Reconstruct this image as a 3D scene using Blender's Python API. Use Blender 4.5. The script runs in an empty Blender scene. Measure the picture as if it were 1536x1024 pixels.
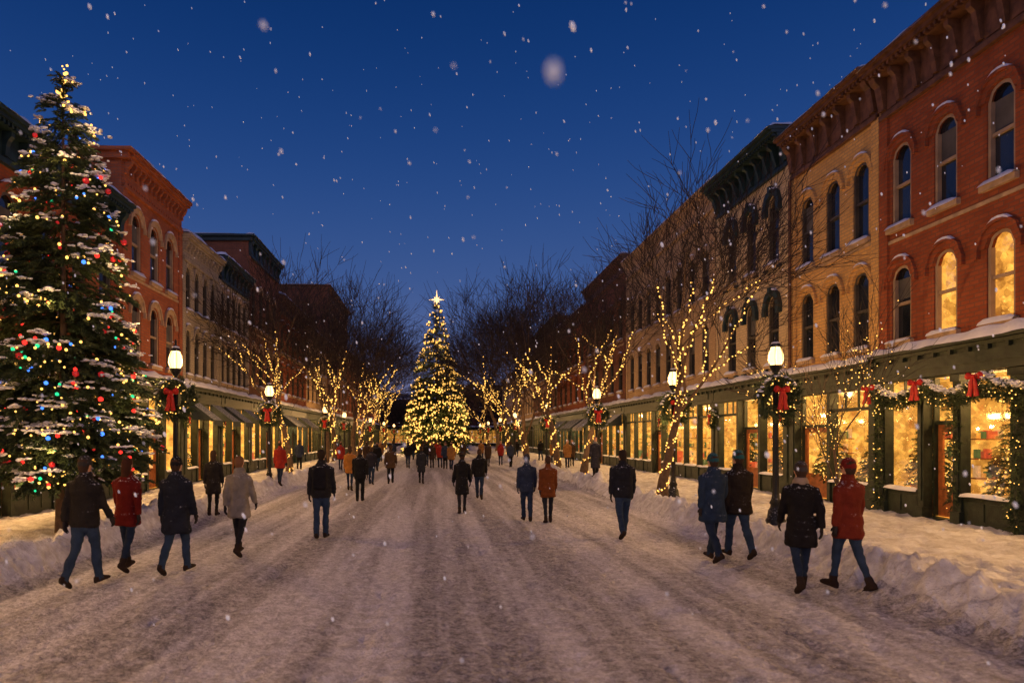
import bpy, math, random
import numpy as np
from mathutils import Vector
from mathutils.bvhtree import BVHTree
rng=np.random.default_rng(7); random.seed(7)
scene=bpy.context.scene
COL=scene.collection
# ------------------------------------------------------------------ noise
def _h(ix,iy,iz,s):
    n=(ix*374761393+iy*668265263+iz*1274126177+s*974711)&0xffffffff
    n=((n^(n>>13))*1274126177)&0xffffffff
    n=(n^(n>>16))&0xffffff
    return n/float(0xffffff)
def vn(x,y,z=0.0,s=0):
    x=np.asarray(x,float);y=np.asarray(y,float);z=np.asarray(z,float)+0*x
    ix=np.floor(x).astype(np.int64);iy=np.floor(y).astype(np.int64);iz=np.floor(z).astype(np.int64)
    fx=x-ix;fy=y-iy;fz=z-iz
    fx=fx*fx*(3-2*fx);fy=fy*fy*(3-2*fy);fz=fz*fz*(3-2*fz)
    r=0
    for a in (0,1):
        for b in (0,1):
            for c in (0,1):
                w=(fx if a else 1-fx)*(fy if b else 1-fy)*(fz if c else 1-fz)
                r=r+w*_h(ix+a,iy+b,iz+c,s)
    return r
def fbm(x,y,z=0.0,s=0,o=3):
    r=0;a=1;t=0
    for i in range(o):
        r=r+a*vn(x*2**i,y*2**i,np.asarray(z)*2**i,s+i);t+=a;a*=.5
    return r/t
# ------------------------------------------------------------------ mesh builder
class MB:
    def __init__(s): s.V=[];s.F=[];s.n=0
    def add(s,v,f,m=0):
        v=np.asarray(v,float).reshape(-1,3)
        f=np.asarray(f,np.int64)
        if len(f)==0: return
        s.V.append(v); s.F.append((f+s.n,m)); s.n+=len(v)
    def hexa(s,c,m=0):
        s.add(c,[[0,1,3,2],[4,6,7,5],[0,4,5,1],[2,3,7,6],[0,2,6,4],[1,5,7,3]],m)
    def box(s,x0,x1,y0,y1,z0,z1,m=0):
        s.hexa([(x,y,z) for x in(x0,x1) for y in(y0,y1) for z in(z0,z1)],m)
    def loft(s,R,m=0,cap=True):
        R=np.asarray(R,float);k,n,_=R.shape
        i=np.arange(k-1)[:,None]*n;j=np.arange(n)[None,:];j2=(j+1)%n
        q=np.stack([i+j,i+j2,i+n+j2,i+n+j],-1).reshape(-1,4)
        s.add(R.reshape(-1,3),q,m)
        if cap:
            for rr,flip in((R[0],1),(R[-1],0)):
                c=rr.mean(0);t=np.array([[n,(a+1)%n,a] if flip else [n,a,(a+1)%n] for a in range(n)])
                s.add(np.vstack([rr,c]),t,m)
    def tube(s,P,r,n=6,m=0,cap=True,ry=None,ref=(1,0,0)):
        P=np.asarray(P,float);k=len(P);r=np.broadcast_to(np.asarray(r,float),(k,));ry=r if ry is None else np.broadcast_to(np.asarray(ry,float),(k,))
        T=np.gradient(P,axis=0);T/=np.linalg.norm(T,axis=1)[:,None]+1e-9
        ref=np.asarray(ref,float)
        if abs(T.mean(0)@ref)>.85*np.linalg.norm(T.mean(0)): ref=np.array([0,1,.1]) if abs(ref[1])<.5 else np.array([1,0,.1])
        A=ref-T*(T@ref)[:,None];A/=np.linalg.norm(A,axis=1)[:,None]+1e-9
        B=np.cross(T,A)
        a=np.arange(n)/n*2*np.pi
        R=P[:,None]+A[:,None]*(np.cos(a)[None,:,None]*r[:,None,None])+B[:,None]*(np.sin(a)[None,:,None]*ry[:,None,None])
        s.loft(R,m,cap)
    def lathe(s,c,prof,n=12,m=0):
        a=np.arange(n)/n*2*np.pi
        R=[[(c[0]+r*math.cos(t),c[1]+r*math.sin(t),c[2]+z) for t in a] for r,z in prof]
        s.loft(R,m)
    def ell(s,c,r,m=0,n=10,k=7):
        th=np.linspace(.12,np.pi-.12,k);a=np.arange(n)/n*2*np.pi
        R=np.stack([np.stack([c[0]+r[0]*math.sin(t)*np.cos(a),c[1]+r[1]*math.sin(t)*np.sin(a),c[2]-r[2]*math.cos(t)+0*a],-1) for t in th])
        s.loft(R,m)
    def inst(s,base,faces,pos,rot=None,scale=None,m=0):
        pos=np.asarray(pos,float).reshape(-1,3);k=len(pos)
        if k==0:return
        b=np.broadcast_to(base,(k,)+base.shape)
        if scale is not None:
            sc=np.asarray(scale,float); sc=sc.reshape(k,1,-1); b=b*sc
        if rot is not None: b=np.einsum('kij,kvj->kvi',rot,b)
        v=(b+pos[:,None]).reshape(-1,3)
        f=(np.asarray(faces)[None]+np.arange(k)[:,None,None]*len(base)).reshape(-1,np.asarray(faces).shape[1])
        s.add(v,f,m)
    def build(s,name,mats,parent=None,loc=(0,0,0),smooth=False):
        V=np.concatenate(s.V)-np.asarray(loc,float) if s.V else np.zeros((0,3))
        me=bpy.data.meshes.new(name)
        me.vertices.add(len(V));me.vertices.foreach_set('co',V.ravel())
        L=[f.ravel() for f,_ in s.F];nl=sum(len(l) for l in L)
        me.loops.add(nl);me.loops.foreach_set('vertex_index',np.concatenate(L).astype(np.int32))
        cnt=np.concatenate([np.full(len(f),f.shape[1]) for f,_ in s.F])
        mi=np.concatenate([np.full(len(f),m) for f,m in s.F]).astype(np.int32)
        me.polygons.add(len(cnt))
        st=np.concatenate([[0],np.cumsum(cnt)[:-1]]).astype(np.int32)
        me.polygons.foreach_set('loop_start',st)
        me.polygons.foreach_set('material_index',mi)
        for m in mats: me.materials.append(m)
        me.update(calc_edges=True)
        me.polygons.foreach_set('use_smooth',np.full(len(cnt),bool(smooth)))
        me.update()
        return obj(name,me,parent)
def obj(name,data,parent=None,loc=None):
    o=bpy.data.objects.new(name,data);COL.objects.link(o)
    if parent is not None:o.parent=parent
    if loc is not None:o.location=loc
    return o
def empty(name,loc): return obj(name,None,None,loc)
# ------------------------------------------------------------------ materials
def base(name):
    m=bpy.data.materials.new(name);m.use_nodes=True
    nt=m.node_tree;return m,nt,nt.nodes['Principled BSDF'],nt.nodes['Material Output']
def N(nt,t,**k):
    n=nt.nodes.new(t)
    for a,b in k.items():
        if a.startswith('i_'): n.inputs[a[2:].replace('_',' ')].default_value=b
        else:setattr(n,a,b)
    return n
def mixc(nt,fac,a,b,blend='MIX'):
    n=nt.nodes.new('ShaderNodeMix');n.data_type='RGBA';n.blend_type=blend
    for k,v in((0,fac),(6,a),(7,b)):
        if isinstance(v,bpy.types.NodeSocket):nt.links.new(v,n.inputs[k])
        elif k==0:n.inputs[0].default_value=v
        else:n.inputs[k].default_value=(*v,1) if len(v)==3 else v
    return n.outputs[2]
def math_(nt,op,a,b=None,c=None,clamp=False):
    n=nt.nodes.new('ShaderNodeMath');n.operation=op;n.use_clamp=clamp
    for i,v in enumerate((a,b,c)):
        if v is None:continue
        if isinstance(v,bpy.types.NodeSocket):nt.links.new(v,n.inputs[i])
        else:n.inputs[i].default_value=v
    return n.outputs[0]
def ramp(nt,fac,a,b):
    n=nt.nodes.new('ShaderNodeMapRange');n.inputs[1].default_value=a;n.inputs[2].default_value=b
    nt.links.new(fac,n.inputs[0]);return n.outputs[0]
def M(name,col,rough=.75,metal=0,var=.2,vs=3,bump=0,bs=40,spec=.3,snow=0,emit=0,ec=None,bd=.02):
    m,nt,b,o=base(name)
    tc=N(nt,'ShaderNodeTexCoord');nz=N(nt,'ShaderNodeTexNoise',i_Scale=vs,i_Detail=3.0)
    nt.links.new(tc.outputs['Object'],nz.inputs['Vector'])
    f=ramp(nt,nz.outputs['Fac'],.3,.7)
    c=mixc(nt,f,[x*(1-var) for x in col],[min(1,x*(1+var)) for x in col])
    if snow:
        g=N(nt,'ShaderNodeNewGeometry');sp=N(nt,'ShaderNodeSeparateXYZ');nt.links.new(g.outputs['Normal'],sp.inputs[0])
        n2=N(nt,'ShaderNodeTexNoise',i_Scale=28.0,i_Detail=3.0);nt.links.new(tc.outputs['Object'],n2.inputs['Vector'])
        u=math_(nt,'MULTIPLY',ramp(nt,sp.outputs[2],.15,.9),ramp(nt,n2.outputs['Fac'],.62-.25*snow,.70),clamp=True)
        c=mixc(nt,u,c,(.75,.77,.82))
    nt.links.new(c,b.inputs['Base Color'])
    b.inputs['Roughness'].default_value=rough;b.inputs['Metallic'].default_value=metal;b.inputs['Specular IOR Level'].default_value=spec
    if bump:
        n3=N(nt,'ShaderNodeTexNoise',i_Scale=bs,i_Detail=3.0);nt.links.new(tc.outputs['Object'],n3.inputs['Vector'])
        bp=N(nt,'ShaderNodeBump',i_Strength=bump,i_Distance=bd);nt.links.new(n3.outputs['Fac'],bp.inputs['Height']);nt.links.new(bp.outputs[0],b.inputs['Normal'])
    if emit:
        b.inputs['Emission Color'].default_value=(*(ec or col),1);b.inputs['Emission Strength'].default_value=emit
        m.cycles.emission_sampling='NONE'
    return m
def brick(name,c1,c2,mortar,stain=.5):
    m,nt,b,o=base(name)
    tc=N(nt,'ShaderNodeTexCoord');sp=N(nt,'ShaderNodeSeparateXYZ');nt.links.new(tc.outputs['Object'],sp.inputs[0])
    u=math_(nt,'ADD',sp.outputs[0],sp.outputs[1]);cb=N(nt,'ShaderNodeCombineXYZ');nt.links.new(u,cb.inputs[0]);nt.links.new(sp.outputs[2],cb.inputs[1])
    bt=N(nt,'ShaderNodeTexBrick',i_Scale=1.0);bt.inputs['Brick Width'].default_value=.25;bt.inputs['Row Height'].default_value=.095
    bt.inputs['Mortar Size'].default_value=.011;bt.inputs['Color1'].default_value=(*c1,1);bt.inputs['Color2'].default_value=(*c2,1);bt.inputs['Mortar'].default_value=(*mortar,1)
    bt.inputs['Bias'].default_value=0
    nt.links.new(cb.outputs[0],bt.inputs['Vector'])
    n1=N(nt,'ShaderNodeTexNoise',i_Scale=.8,i_Detail=5.0,i_Roughness=.65);nt.links.new(tc.outputs['Object'],n1.inputs['Vector'])
    mp=N(nt,'ShaderNodeMapping');mp.inputs['Scale'].default_value=(2.5,2.5,.35);nt.links.new(tc.outputs['Object'],mp.inputs[0])
    n2=N(nt,'ShaderNodeTexNoise',i_Scale=1.0,i_Detail=4.0);nt.links.new(mp.outputs[0],n2.inputs['Vector'])
    d=math_(nt,'MULTIPLY',ramp(nt,n1.outputs['Fac'],.35,.7),stain)
    c=mixc(nt,d,bt.outputs['Color'],[x*.55 for x in c1])
    d2=math_(nt,'MULTIPLY',ramp(nt,n2.outputs['Fac'],.5,.75),.4)
    c=mixc(nt,d2,c,[x*.5 for x in c2])
    nt.links.new(c,b.inputs['Base Color']);b.inputs['Roughness'].default_value=.88;b.inputs['Specular IOR Level'].default_value=.2
    bp=N(nt,'ShaderNodeBump',i_Strength=.7,i_Distance=.015);bp.invert=True;nt.links.new(bt.outputs['Fac'],bp.inputs['Height']);nt.links.new(bp.outputs[0],b.inputs['Normal'])
    return m
def emis(name,col,st):
    m,nt,b,o=base(name);nt.nodes.remove(b)
    e=N(nt,'ShaderNodeEmission');e.inputs[0].default_value=(*col,1);e.inputs[1].default_value=st
    nt.links.new(e.outputs[0],o.inputs[0]);m.cycles.emission_sampling='NONE';return m
def snowmat(name,c1,c2,scale=6,bump=.5,bs=35,road=False,bd=.03):
    m,nt,b,o=base(name);tc=N(nt,'ShaderNodeTexCoord')
    P=tc.outputs['Object']
    def noise(sc,scale=(1,1,1),det=6.0,r=.6):
        mp=N(nt,'ShaderNodeMapping');mp.inputs['Scale'].default_value=scale;nt.links.new(P,mp.inputs[0])
        n=N(nt,'ShaderNodeTexNoise',i_Scale=sc,i_Detail=det,i_Roughness=r);nt.links.new(mp.outputs[0],n.inputs['Vector']);return n.outputs['Fac']
    f=ramp(nt,noise(scale,det=4.0),.35,.68)
    if road:
        a=ramp(nt,noise(1.25,(1,.04,1),4.0),.44,.58)
        fine=ramp(nt,noise(7.0,(1,.95,1),4.0,.75),.42,.60)
        grain=ramp(nt,noise(22.0,(1,1.1,1),3.0,.8),.42,.60)
        f=math_(nt,'ADD',math_(nt,'MULTIPLY',a,.44),math_(nt,'MULTIPLY',fine,.33))
        f=math_(nt,'ADD',f,math_(nt,'MULTIPLY',grain,.36),clamp=True)
    c=mixc(nt,f,c1,c2);nt.links.new(c,b.inputs['Base Color'])
    b.inputs['Roughness'].default_value=.6;b.inputs['Specular IOR Level'].default_value=.35
    h=math_(nt,'ADD',noise(bs,det=3.0,r=.7),math_(nt,'MULTIPLY',noise(bs*.35,det=2.0),1.6))
    bp=N(nt,'ShaderNodeBump',i_Strength=bump,i_Distance=bd);nt.links.new(h,bp.inputs['Height']);nt.links.new(bp.outputs[0],b.inputs['Normal'])
    return m
def glassm(name):
    m,nt,b,o=base(name);nt.nodes.remove(b)
    t=N(nt,'ShaderNodeBsdfTransparent');t.inputs[0].default_value=(.97,.96,.93,1)
    g=N(nt,'ShaderNodeBsdfGlossy',i_Roughness=.03);fr=N(nt,'ShaderNodeFresnel',i_IOR=1.45)
    mx=N(nt,'ShaderNodeMixShader');f=math_(nt,'MULTIPLY',fr.outputs[0],.35)
    nt.links.new(f,mx.inputs[0]);nt.links.new(t.outputs[0],mx.inputs[1]);nt.links.new(g.outputs[0],mx.inputs[2]);nt.links.new(mx.outputs[0],o.inputs[0]);return m
def lampglass(name):
    m,nt,b,o=base(name);nt.nodes.remove(b)
    t=N(nt,'ShaderNodeBsdfTransparent');t.inputs[0].default_value=(1,.93,.8,1)
    e=N(nt,'ShaderNodeEmission');e.inputs[0].default_value=(1,.62,.24,1);e.inputs[1].default_value=1.8
    a=N(nt,'ShaderNodeAddShader');nt.links.new(t.outputs[0],a.inputs[0]);nt.links.new(e.outputs[0],a.inputs[1]);nt.links.new(a.outputs[0],o.inputs[0])
    m.cycles.emission_sampling='NONE';return m
def interior(name,st):  # lamplight put into the room walls: a mottled amber glow of their own
    m,nt,b,o=base(name);tc=N(nt,'ShaderNodeTexCoord')
    v=N(nt,'ShaderNodeTexVoronoi',i_Scale=7.0);nt.links.new(tc.outputs['Object'],v.inputs['Vector'])
    n=N(nt,'ShaderNodeTexNoise',i_Scale=2.0,i_Detail=5.0,i_Roughness=.7);nt.links.new(tc.outputs['Object'],n.inputs['Vector'])
    sp=N(nt,'ShaderNodeSeparateColor');nt.links.new(v.outputs['Color'],sp.inputs[0])
    f=math_(nt,'MULTIPLY',ramp(nt,n.outputs['Fac'],.30,.66),math_(nt,'ADD',math_(nt,'MULTIPLY',sp.outputs[0],.7),.3))
    c=mixc(nt,f,(.14,.045,.005),(1.0,.47,.075))
    b.inputs['Base Color'].default_value=(.12,.07,.03,1);nt.links.new(c,b.inputs['Emission Color']);b.inputs['Emission Strength'].default_value=st
    b.inputs['Roughness'].default_value=.8;m.cycles.emission_sampling='NONE';return m
# palette
RED=brick('red_brick',(.36,.095,.035),(.27,.062,.024),(.17,.08,.05))
ORG=brick('orange_brick',(.45,.13,.05),(.34,.09,.035),(.22,.12,.08))
YEL=brick('yellow_brick',(.74,.43,.14),(.60,.34,.11),(.4,.27,.14),.35)
CRM=brick('cream_brick',(.66,.49,.27),(.55,.41,.22),(.4,.32,.22),.35)
TAN=brick('tan_brick',(.58,.38,.20),(.48,.31,.16),(.32,.25,.15))
GRY=brick('grey_stone',(.46,.38,.27),(.38,.31,.22),(.26,.22,.17))
BRN=brick('brown_brick',(.24,.09,.05),(.18,.07,.04),(.12,.07,.05))
DGREEN=M('dark_green_paint',(.022,.030,.018),.5,var=.4,vs=6,bump=.25,bs=25)
TEAL=M('dark_teal_paint',(.014,.032,.034),.5,var=.35,vs=5,bump=.2)
BROWNP=M('brown_cornice_paint',(.13,.06,.03),.6,var=.4,vs=5,bump=.3)
TANP=M('tan_stone_trim',(.42,.29,.17),.8,var=.25,vs=5,bump=.3)
FRAME=M('window_frame_paint',(.34,.24,.15),.55,var=.2)
FRAMED=M('dark_frame_paint',(.07,.06,.045),.5,var=.3)
WOOD=M('door_wood',(.30,.10,.03),.45,var=.35,vs=8)
WINGL=M('dark_window_glass',(.016,.02,.028),.06,var=.5,vs=1.2,spec=.8)
SNOW=M('snow',(.84,.84,.87),.75,var=.06,bump=.5,bs=18,bd=.03)
GLASS=glassm('shop_glass')
INT=interior('glowing_shop_interior',2.5);INTD=interior('dim_glowing_shop_interior',.9)
BULB=emis('warm_bulb',(1,.50,.10),3.0)
BR=emis('red_bulb',(1,.03,.02),2.2);BB=emis('blue_bulb',(.06,.22,1),2.4);BG=emis('green_bulb',(.03,.8,.3),1.4)
FOL=M('conifer_needles',(.05,.075,.03),.7,var=.5,vs=2.5)
FOL2=M('conifer_needles_light',(.09,.115,.042),.7,var=.4,vs=2.5)
BARK=M('bark',(.11,.07,.045),.9,var=.35,vs=9,bump=.6,bs=25)
TWIG=M('twig_bark',(.04,.028,.022),.9,var=.3)
IRON=M('black_iron',(.02,.021,.022),.45,metal=.3,var=.3,bump=.15,snow=.25)
REDB=M('red_ribbon',(.5,.02,.012),.5,var=.2,vs=9)
ROOF=M('roof_tar',(.08,.08,.085),.9)
AWN=M('dark_awning',(.035,.045,.04),.8,var=.3,snow=.9);AWN2=M('white_awning',(.55,.53,.5),.8,snow=.6)
GOODS=[M('goods_%d'%i,c,.6,emit=.6) for i,c in enumerate([(.5,.1,.04),(.6,.32,.06),(.08,.15,.05),(.6,.42,.2)])]  # goods glow in their own colour, shop light put into the material
# ------------------------------------------------------------------ world
w=bpy.data.worlds.new('World');scene.world=w;w.use_nodes=True;nt=w.node_tree;bg=nt.nodes['Background']
tc=N(nt,'ShaderNodeTexCoord');sp=N(nt,'ShaderNodeSeparateXYZ');nt.links.new(tc.outputs['Generated'],sp.inputs[0])
cr=N(nt,'ShaderNodeValToRGB');nt.links.new(sp.outputs[2],cr.inputs[0]);cr.color_ramp.interpolation='B_SPLINE'
st=[(0,(.17,.15,.25)),(.1,(.105,.14,.31)),(.22,(.042,.098,.285)),(.38,(.011,.054,.218)),(.55,(.002,.027,.135)),(1,(.001,.016,.09))]
el=cr.color_ramp.elements
el[0].position=st[0][0];el[0].color=(*st[0][1],1);el[1].position=1;el[1].color=(*st[-1][1],1)
for p,c in st[1:-1]:
    e=el.new(p);e.color=(*c,1)
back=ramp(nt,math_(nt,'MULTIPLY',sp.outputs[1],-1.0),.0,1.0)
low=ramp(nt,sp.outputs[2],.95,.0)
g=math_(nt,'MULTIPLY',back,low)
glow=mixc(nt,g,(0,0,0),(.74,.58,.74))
sky=N(nt,'ShaderNodeTexSky',sky_type='NISHITA');sky.sun_disc=False;sky.sun_elevation=math.radians(-4);sky.sun_rotation=math.radians(180)
sk=mixc(nt,1.0,sky.outputs[0],(.03,.03,.03),'MULTIPLY')
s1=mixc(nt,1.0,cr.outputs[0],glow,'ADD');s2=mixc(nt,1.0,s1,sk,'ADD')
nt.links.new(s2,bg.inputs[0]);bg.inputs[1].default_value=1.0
# ------------------------------------------------------------------ ground
ROADL,ROADR=-5.75,5.5
def height(x,y):
    out=np.maximum(ROADL-x,x-ROADR)
    k=np.clip((out+.1)/.3,0,1);k=k*k*(3-2*k)
    h=.13*k
    e=out-.38-.25*(vn(y*.5,x*0+3,0,5)-.5)
    amp=.17+.36*vn(x*1.7,y*1.7,0,9)*(.4+.8*vn(x*.3,y*.35,0,11))
    h=h+amp*np.exp(-(e/.30)**2)
    lump=fbm(x*4.5,y*4.5,0,21,3)-.5
    near=np.exp(-((out-.4)/.55)**2)
    clod=np.clip(vn(x*6,y*6,0,23)-.42,0,1)**.6*np.clip(vn(x*1.3,y*1.3,0,29)*1.8-.3,0,1)
    h=h+lump*(.028+.24*near+.08*k)+clod*(.24*near+.02*k)
    h=h+(fbm(x*13,y*11,0,31,2)-.5)*(.042+.06*near+.02*k)
    h=h-.09*k*np.clip(vn(x*5,y*3.4,0,41)-.58,0,1)*2
    h=h-.05*(1-k)*np.clip(vn(x*5.5,y*3.2,0,43)-.62,0,1)*2
    h=h-(1-k)*.05*(vn(x*2.4,y*.10,0,51)-.5)
    for c in(-3.9,-2.4,-.75,.75,2.5,4.0): # wheel ruts
        dx=x-c-.25*(vn(y*.12,x*0+c,0,61)-.5)
        h=h-(1-k)*.028*np.exp(-(dx/.13)**2)*(.4+.6*vn(y*.3,x*0+c,0,63))
    return h
def rows():
    ys=list(np.arange(-30,2,.5));y=2.0
    while y<150:
        ys.append(y);y+=max(.035,y*.006)
    return np.array(ys)
YS=rows()
def sheet(name,x0,x1,dx,mat):
    xs=np.linspace(x0,x1,int(round((x1-x0)/dx))+1)
    X,Y=np.meshgrid(xs,YS);Z=height(X,Y)
    n=len(xs);i=np.arange(len(YS)-1)[:,None]*n;j=np.arange(n-1)[None]
    q=np.stack([i+j,i+j+1,i+n+j+1,i+n+j],-1).reshape(-1,4)
    b=MB();b.add(np.stack([X,Y,Z],-1),q);return b.build(name,[mat],smooth=True)
SROAD=snowmat('packed_road_snow',(.17,.155,.165),(.92,.90,.94),road=True,bump=1.0,bs=20,bd=.05)
SWALK=snowmat('pavement_snow',(.5,.47,.46),(.86,.86,.88),scale=3,bump=.9,bs=20,bd=.04)
SBANK=snowmat('ploughed_snow',(.55,.53,.54),(.9,.9,.92),scale=5,bump=1.0,bs=20,bd=.04)
sheet('road',ROADL,ROADR,.05,SROAD)
sheet('snow_bank',ROADL-1.0,ROADL,.04,SBANK);sheet('snow_bank',ROADR,ROADR+1.0,.04,SBANK)
sheet('pavement',-10.3,ROADL-1.0,.07,SWALK);sheet('pavement',ROADR+1.0,11.7,.07,SWALK)
b=MB();b.add([(-2500,-2500,-.12),(2500,-2500,-.12),(2500,2500,-.12),(-2500,2500,-.12)],[[0,1,2,3]]);b.build('ground',[SWALK])
# ------------------------------------------------------------------ foliage helpers
OCT=np.array([(1,0,0),(-1,0,0),(0,1,0),(0,-1,0),(0,0,1),(0,0,-1)],float)
OCTF=np.array([[0,2,4],[2,1,4],[1,3,4],[3,0,4],[2,0,5],[1,2,5],[3,1,5],[0,3,5]])
def icos():
    import bmesh
    bm=bmesh.new();bmesh.ops.create_icosphere(bm,subdivisions=1,radius=1)
    v=np.array([x.co[:] for x in bm.verts]);f=np.array([[a.index for a in p.verts] for p in bm.faces]);bm.free();return v,f
ICO,ICOF=icos()
def bulbs(mb,pos,r,m=0,hi=False):
    pos=np.asarray(pos).reshape(-1,3)
    if len(pos)==0:return
    rr=r*rng.uniform(.6,1.3,len(pos))
    mb.inst(ICO if hi else OCT,ICOF if hi else OCTF,pos,None,rr[:,None],m)
def spray(n,L,nl,nw):
    t=rng.uniform(0,1,n);a=rng.uniform(0,2*np.pi,n)
    bx=np.stack([t*L,0*t,-.12*L*t*t],-1)
    d=np.stack([np.full(n,.75),np.cos(a)*.8,np.sin(a)*.45],-1);d/=np.linalg.norm(d,axis=1)[:,None]
    tip=bx+d*(nl*(1.15-.5*t)*rng.uniform(.7,1.2,n))[:,None]
    sd=np.cross(d,rng.normal(size=(n,3)));sd/=np.linalg.norm(sd,axis=1)[:,None]
    v=np.stack([bx-sd*nw,bx+sd*nw,tip],1).reshape(-1,3)
    return v,np.arange(n*3).reshape(-1,3)
def basis(d):
    d=d/(np.linalg.norm(d,axis=1)[:,None]+1e-9);up=np.array([0,0,1.])+rng.normal(size=d.shape)*.25
    y=np.cross(up,d);y/=np.linalg.norm(y,axis=1)[:,None]+1e-9;z=np.cross(d,y)
    return np.stack([d,y,z],-1)
def foliage(mb,pos,d,sc,m=(0,1),variants=5,n=46,L=.34,nl=.11,nw=.0085):
    k=len(pos);idx=rng.integers(0,variants,k);mm=rng.random(k)<.35
    for v in range(variants):
        bv,bf=spray(n,L,nl,nw)
        for q in(0,1):
            s=(idx==v)&(mm==bool(q))
            if s.sum():mb.inst(bv,bf,pos[s],basis(d[s]),sc[s][:,None],m[q])
def lump_snow(mb,pos,sc,m=0):
    pos=np.asarray(pos);sc=np.asarray(sc)
    for v in range(6):
        bv=ICO*(1+.45*(rng.random((len(ICO),1))-.5));s=np.arange(len(pos))%6==v
        mb.inst(bv,ICOF,pos[s],None,sc[s],m)
def conifer_pts(H,z0,R,ntier,per,nspray,power=.9,wp=1.0):
    zb=[];L=[];az=[]
    for t in range(ntier):
        u=(t+.5)/ntier
        for k in range(max(7,int(per*(1-u)+6))):
            z=z0+(H-z0)*u+rng.normal()*.22*(H-z0)/ntier
            uu=np.clip((z-z0)/(H-z0),0,1)
            l=R*((1-uu)**power)*rng.uniform(.80,1.12)+.03*R
            if uu<.06:l*=.85
            zb.append(z);L.append(l);az.append(rng.uniform(0,2*np.pi))
    zb=np.array(zb);L=np.array(L);az=np.array(az)
    pr=L**wp;pr/=pr.sum();bi=rng.choice(len(L),nspray,p=pr)
    s=rng.uniform(.04,1,nspray)**.75
    l=L[bi];a=az[bi];fan=rng.uniform(-1,1,nspray)*(.36*l*np.sin(np.pi*np.clip(s,.0,.93))**.7)
    o=np.stack([np.cos(a),np.sin(a),0*a],-1);lt=np.stack([-np.sin(a),np.cos(a),0*a],-1)
    z=zb[bi]+l*(.16*s-.40*s*s)+rng.normal(size=nspray)*.02*R
    p=o*(l*s)[:,None]+lt*fan[:,None];p[:,2]=z
    d=o*1.0+lt*(fan/l*3)[:,None];d[:,2]=-.15-.3*s+rng.normal(size=nspray)*.22
    return p,d,s,zb,L,az
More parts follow.
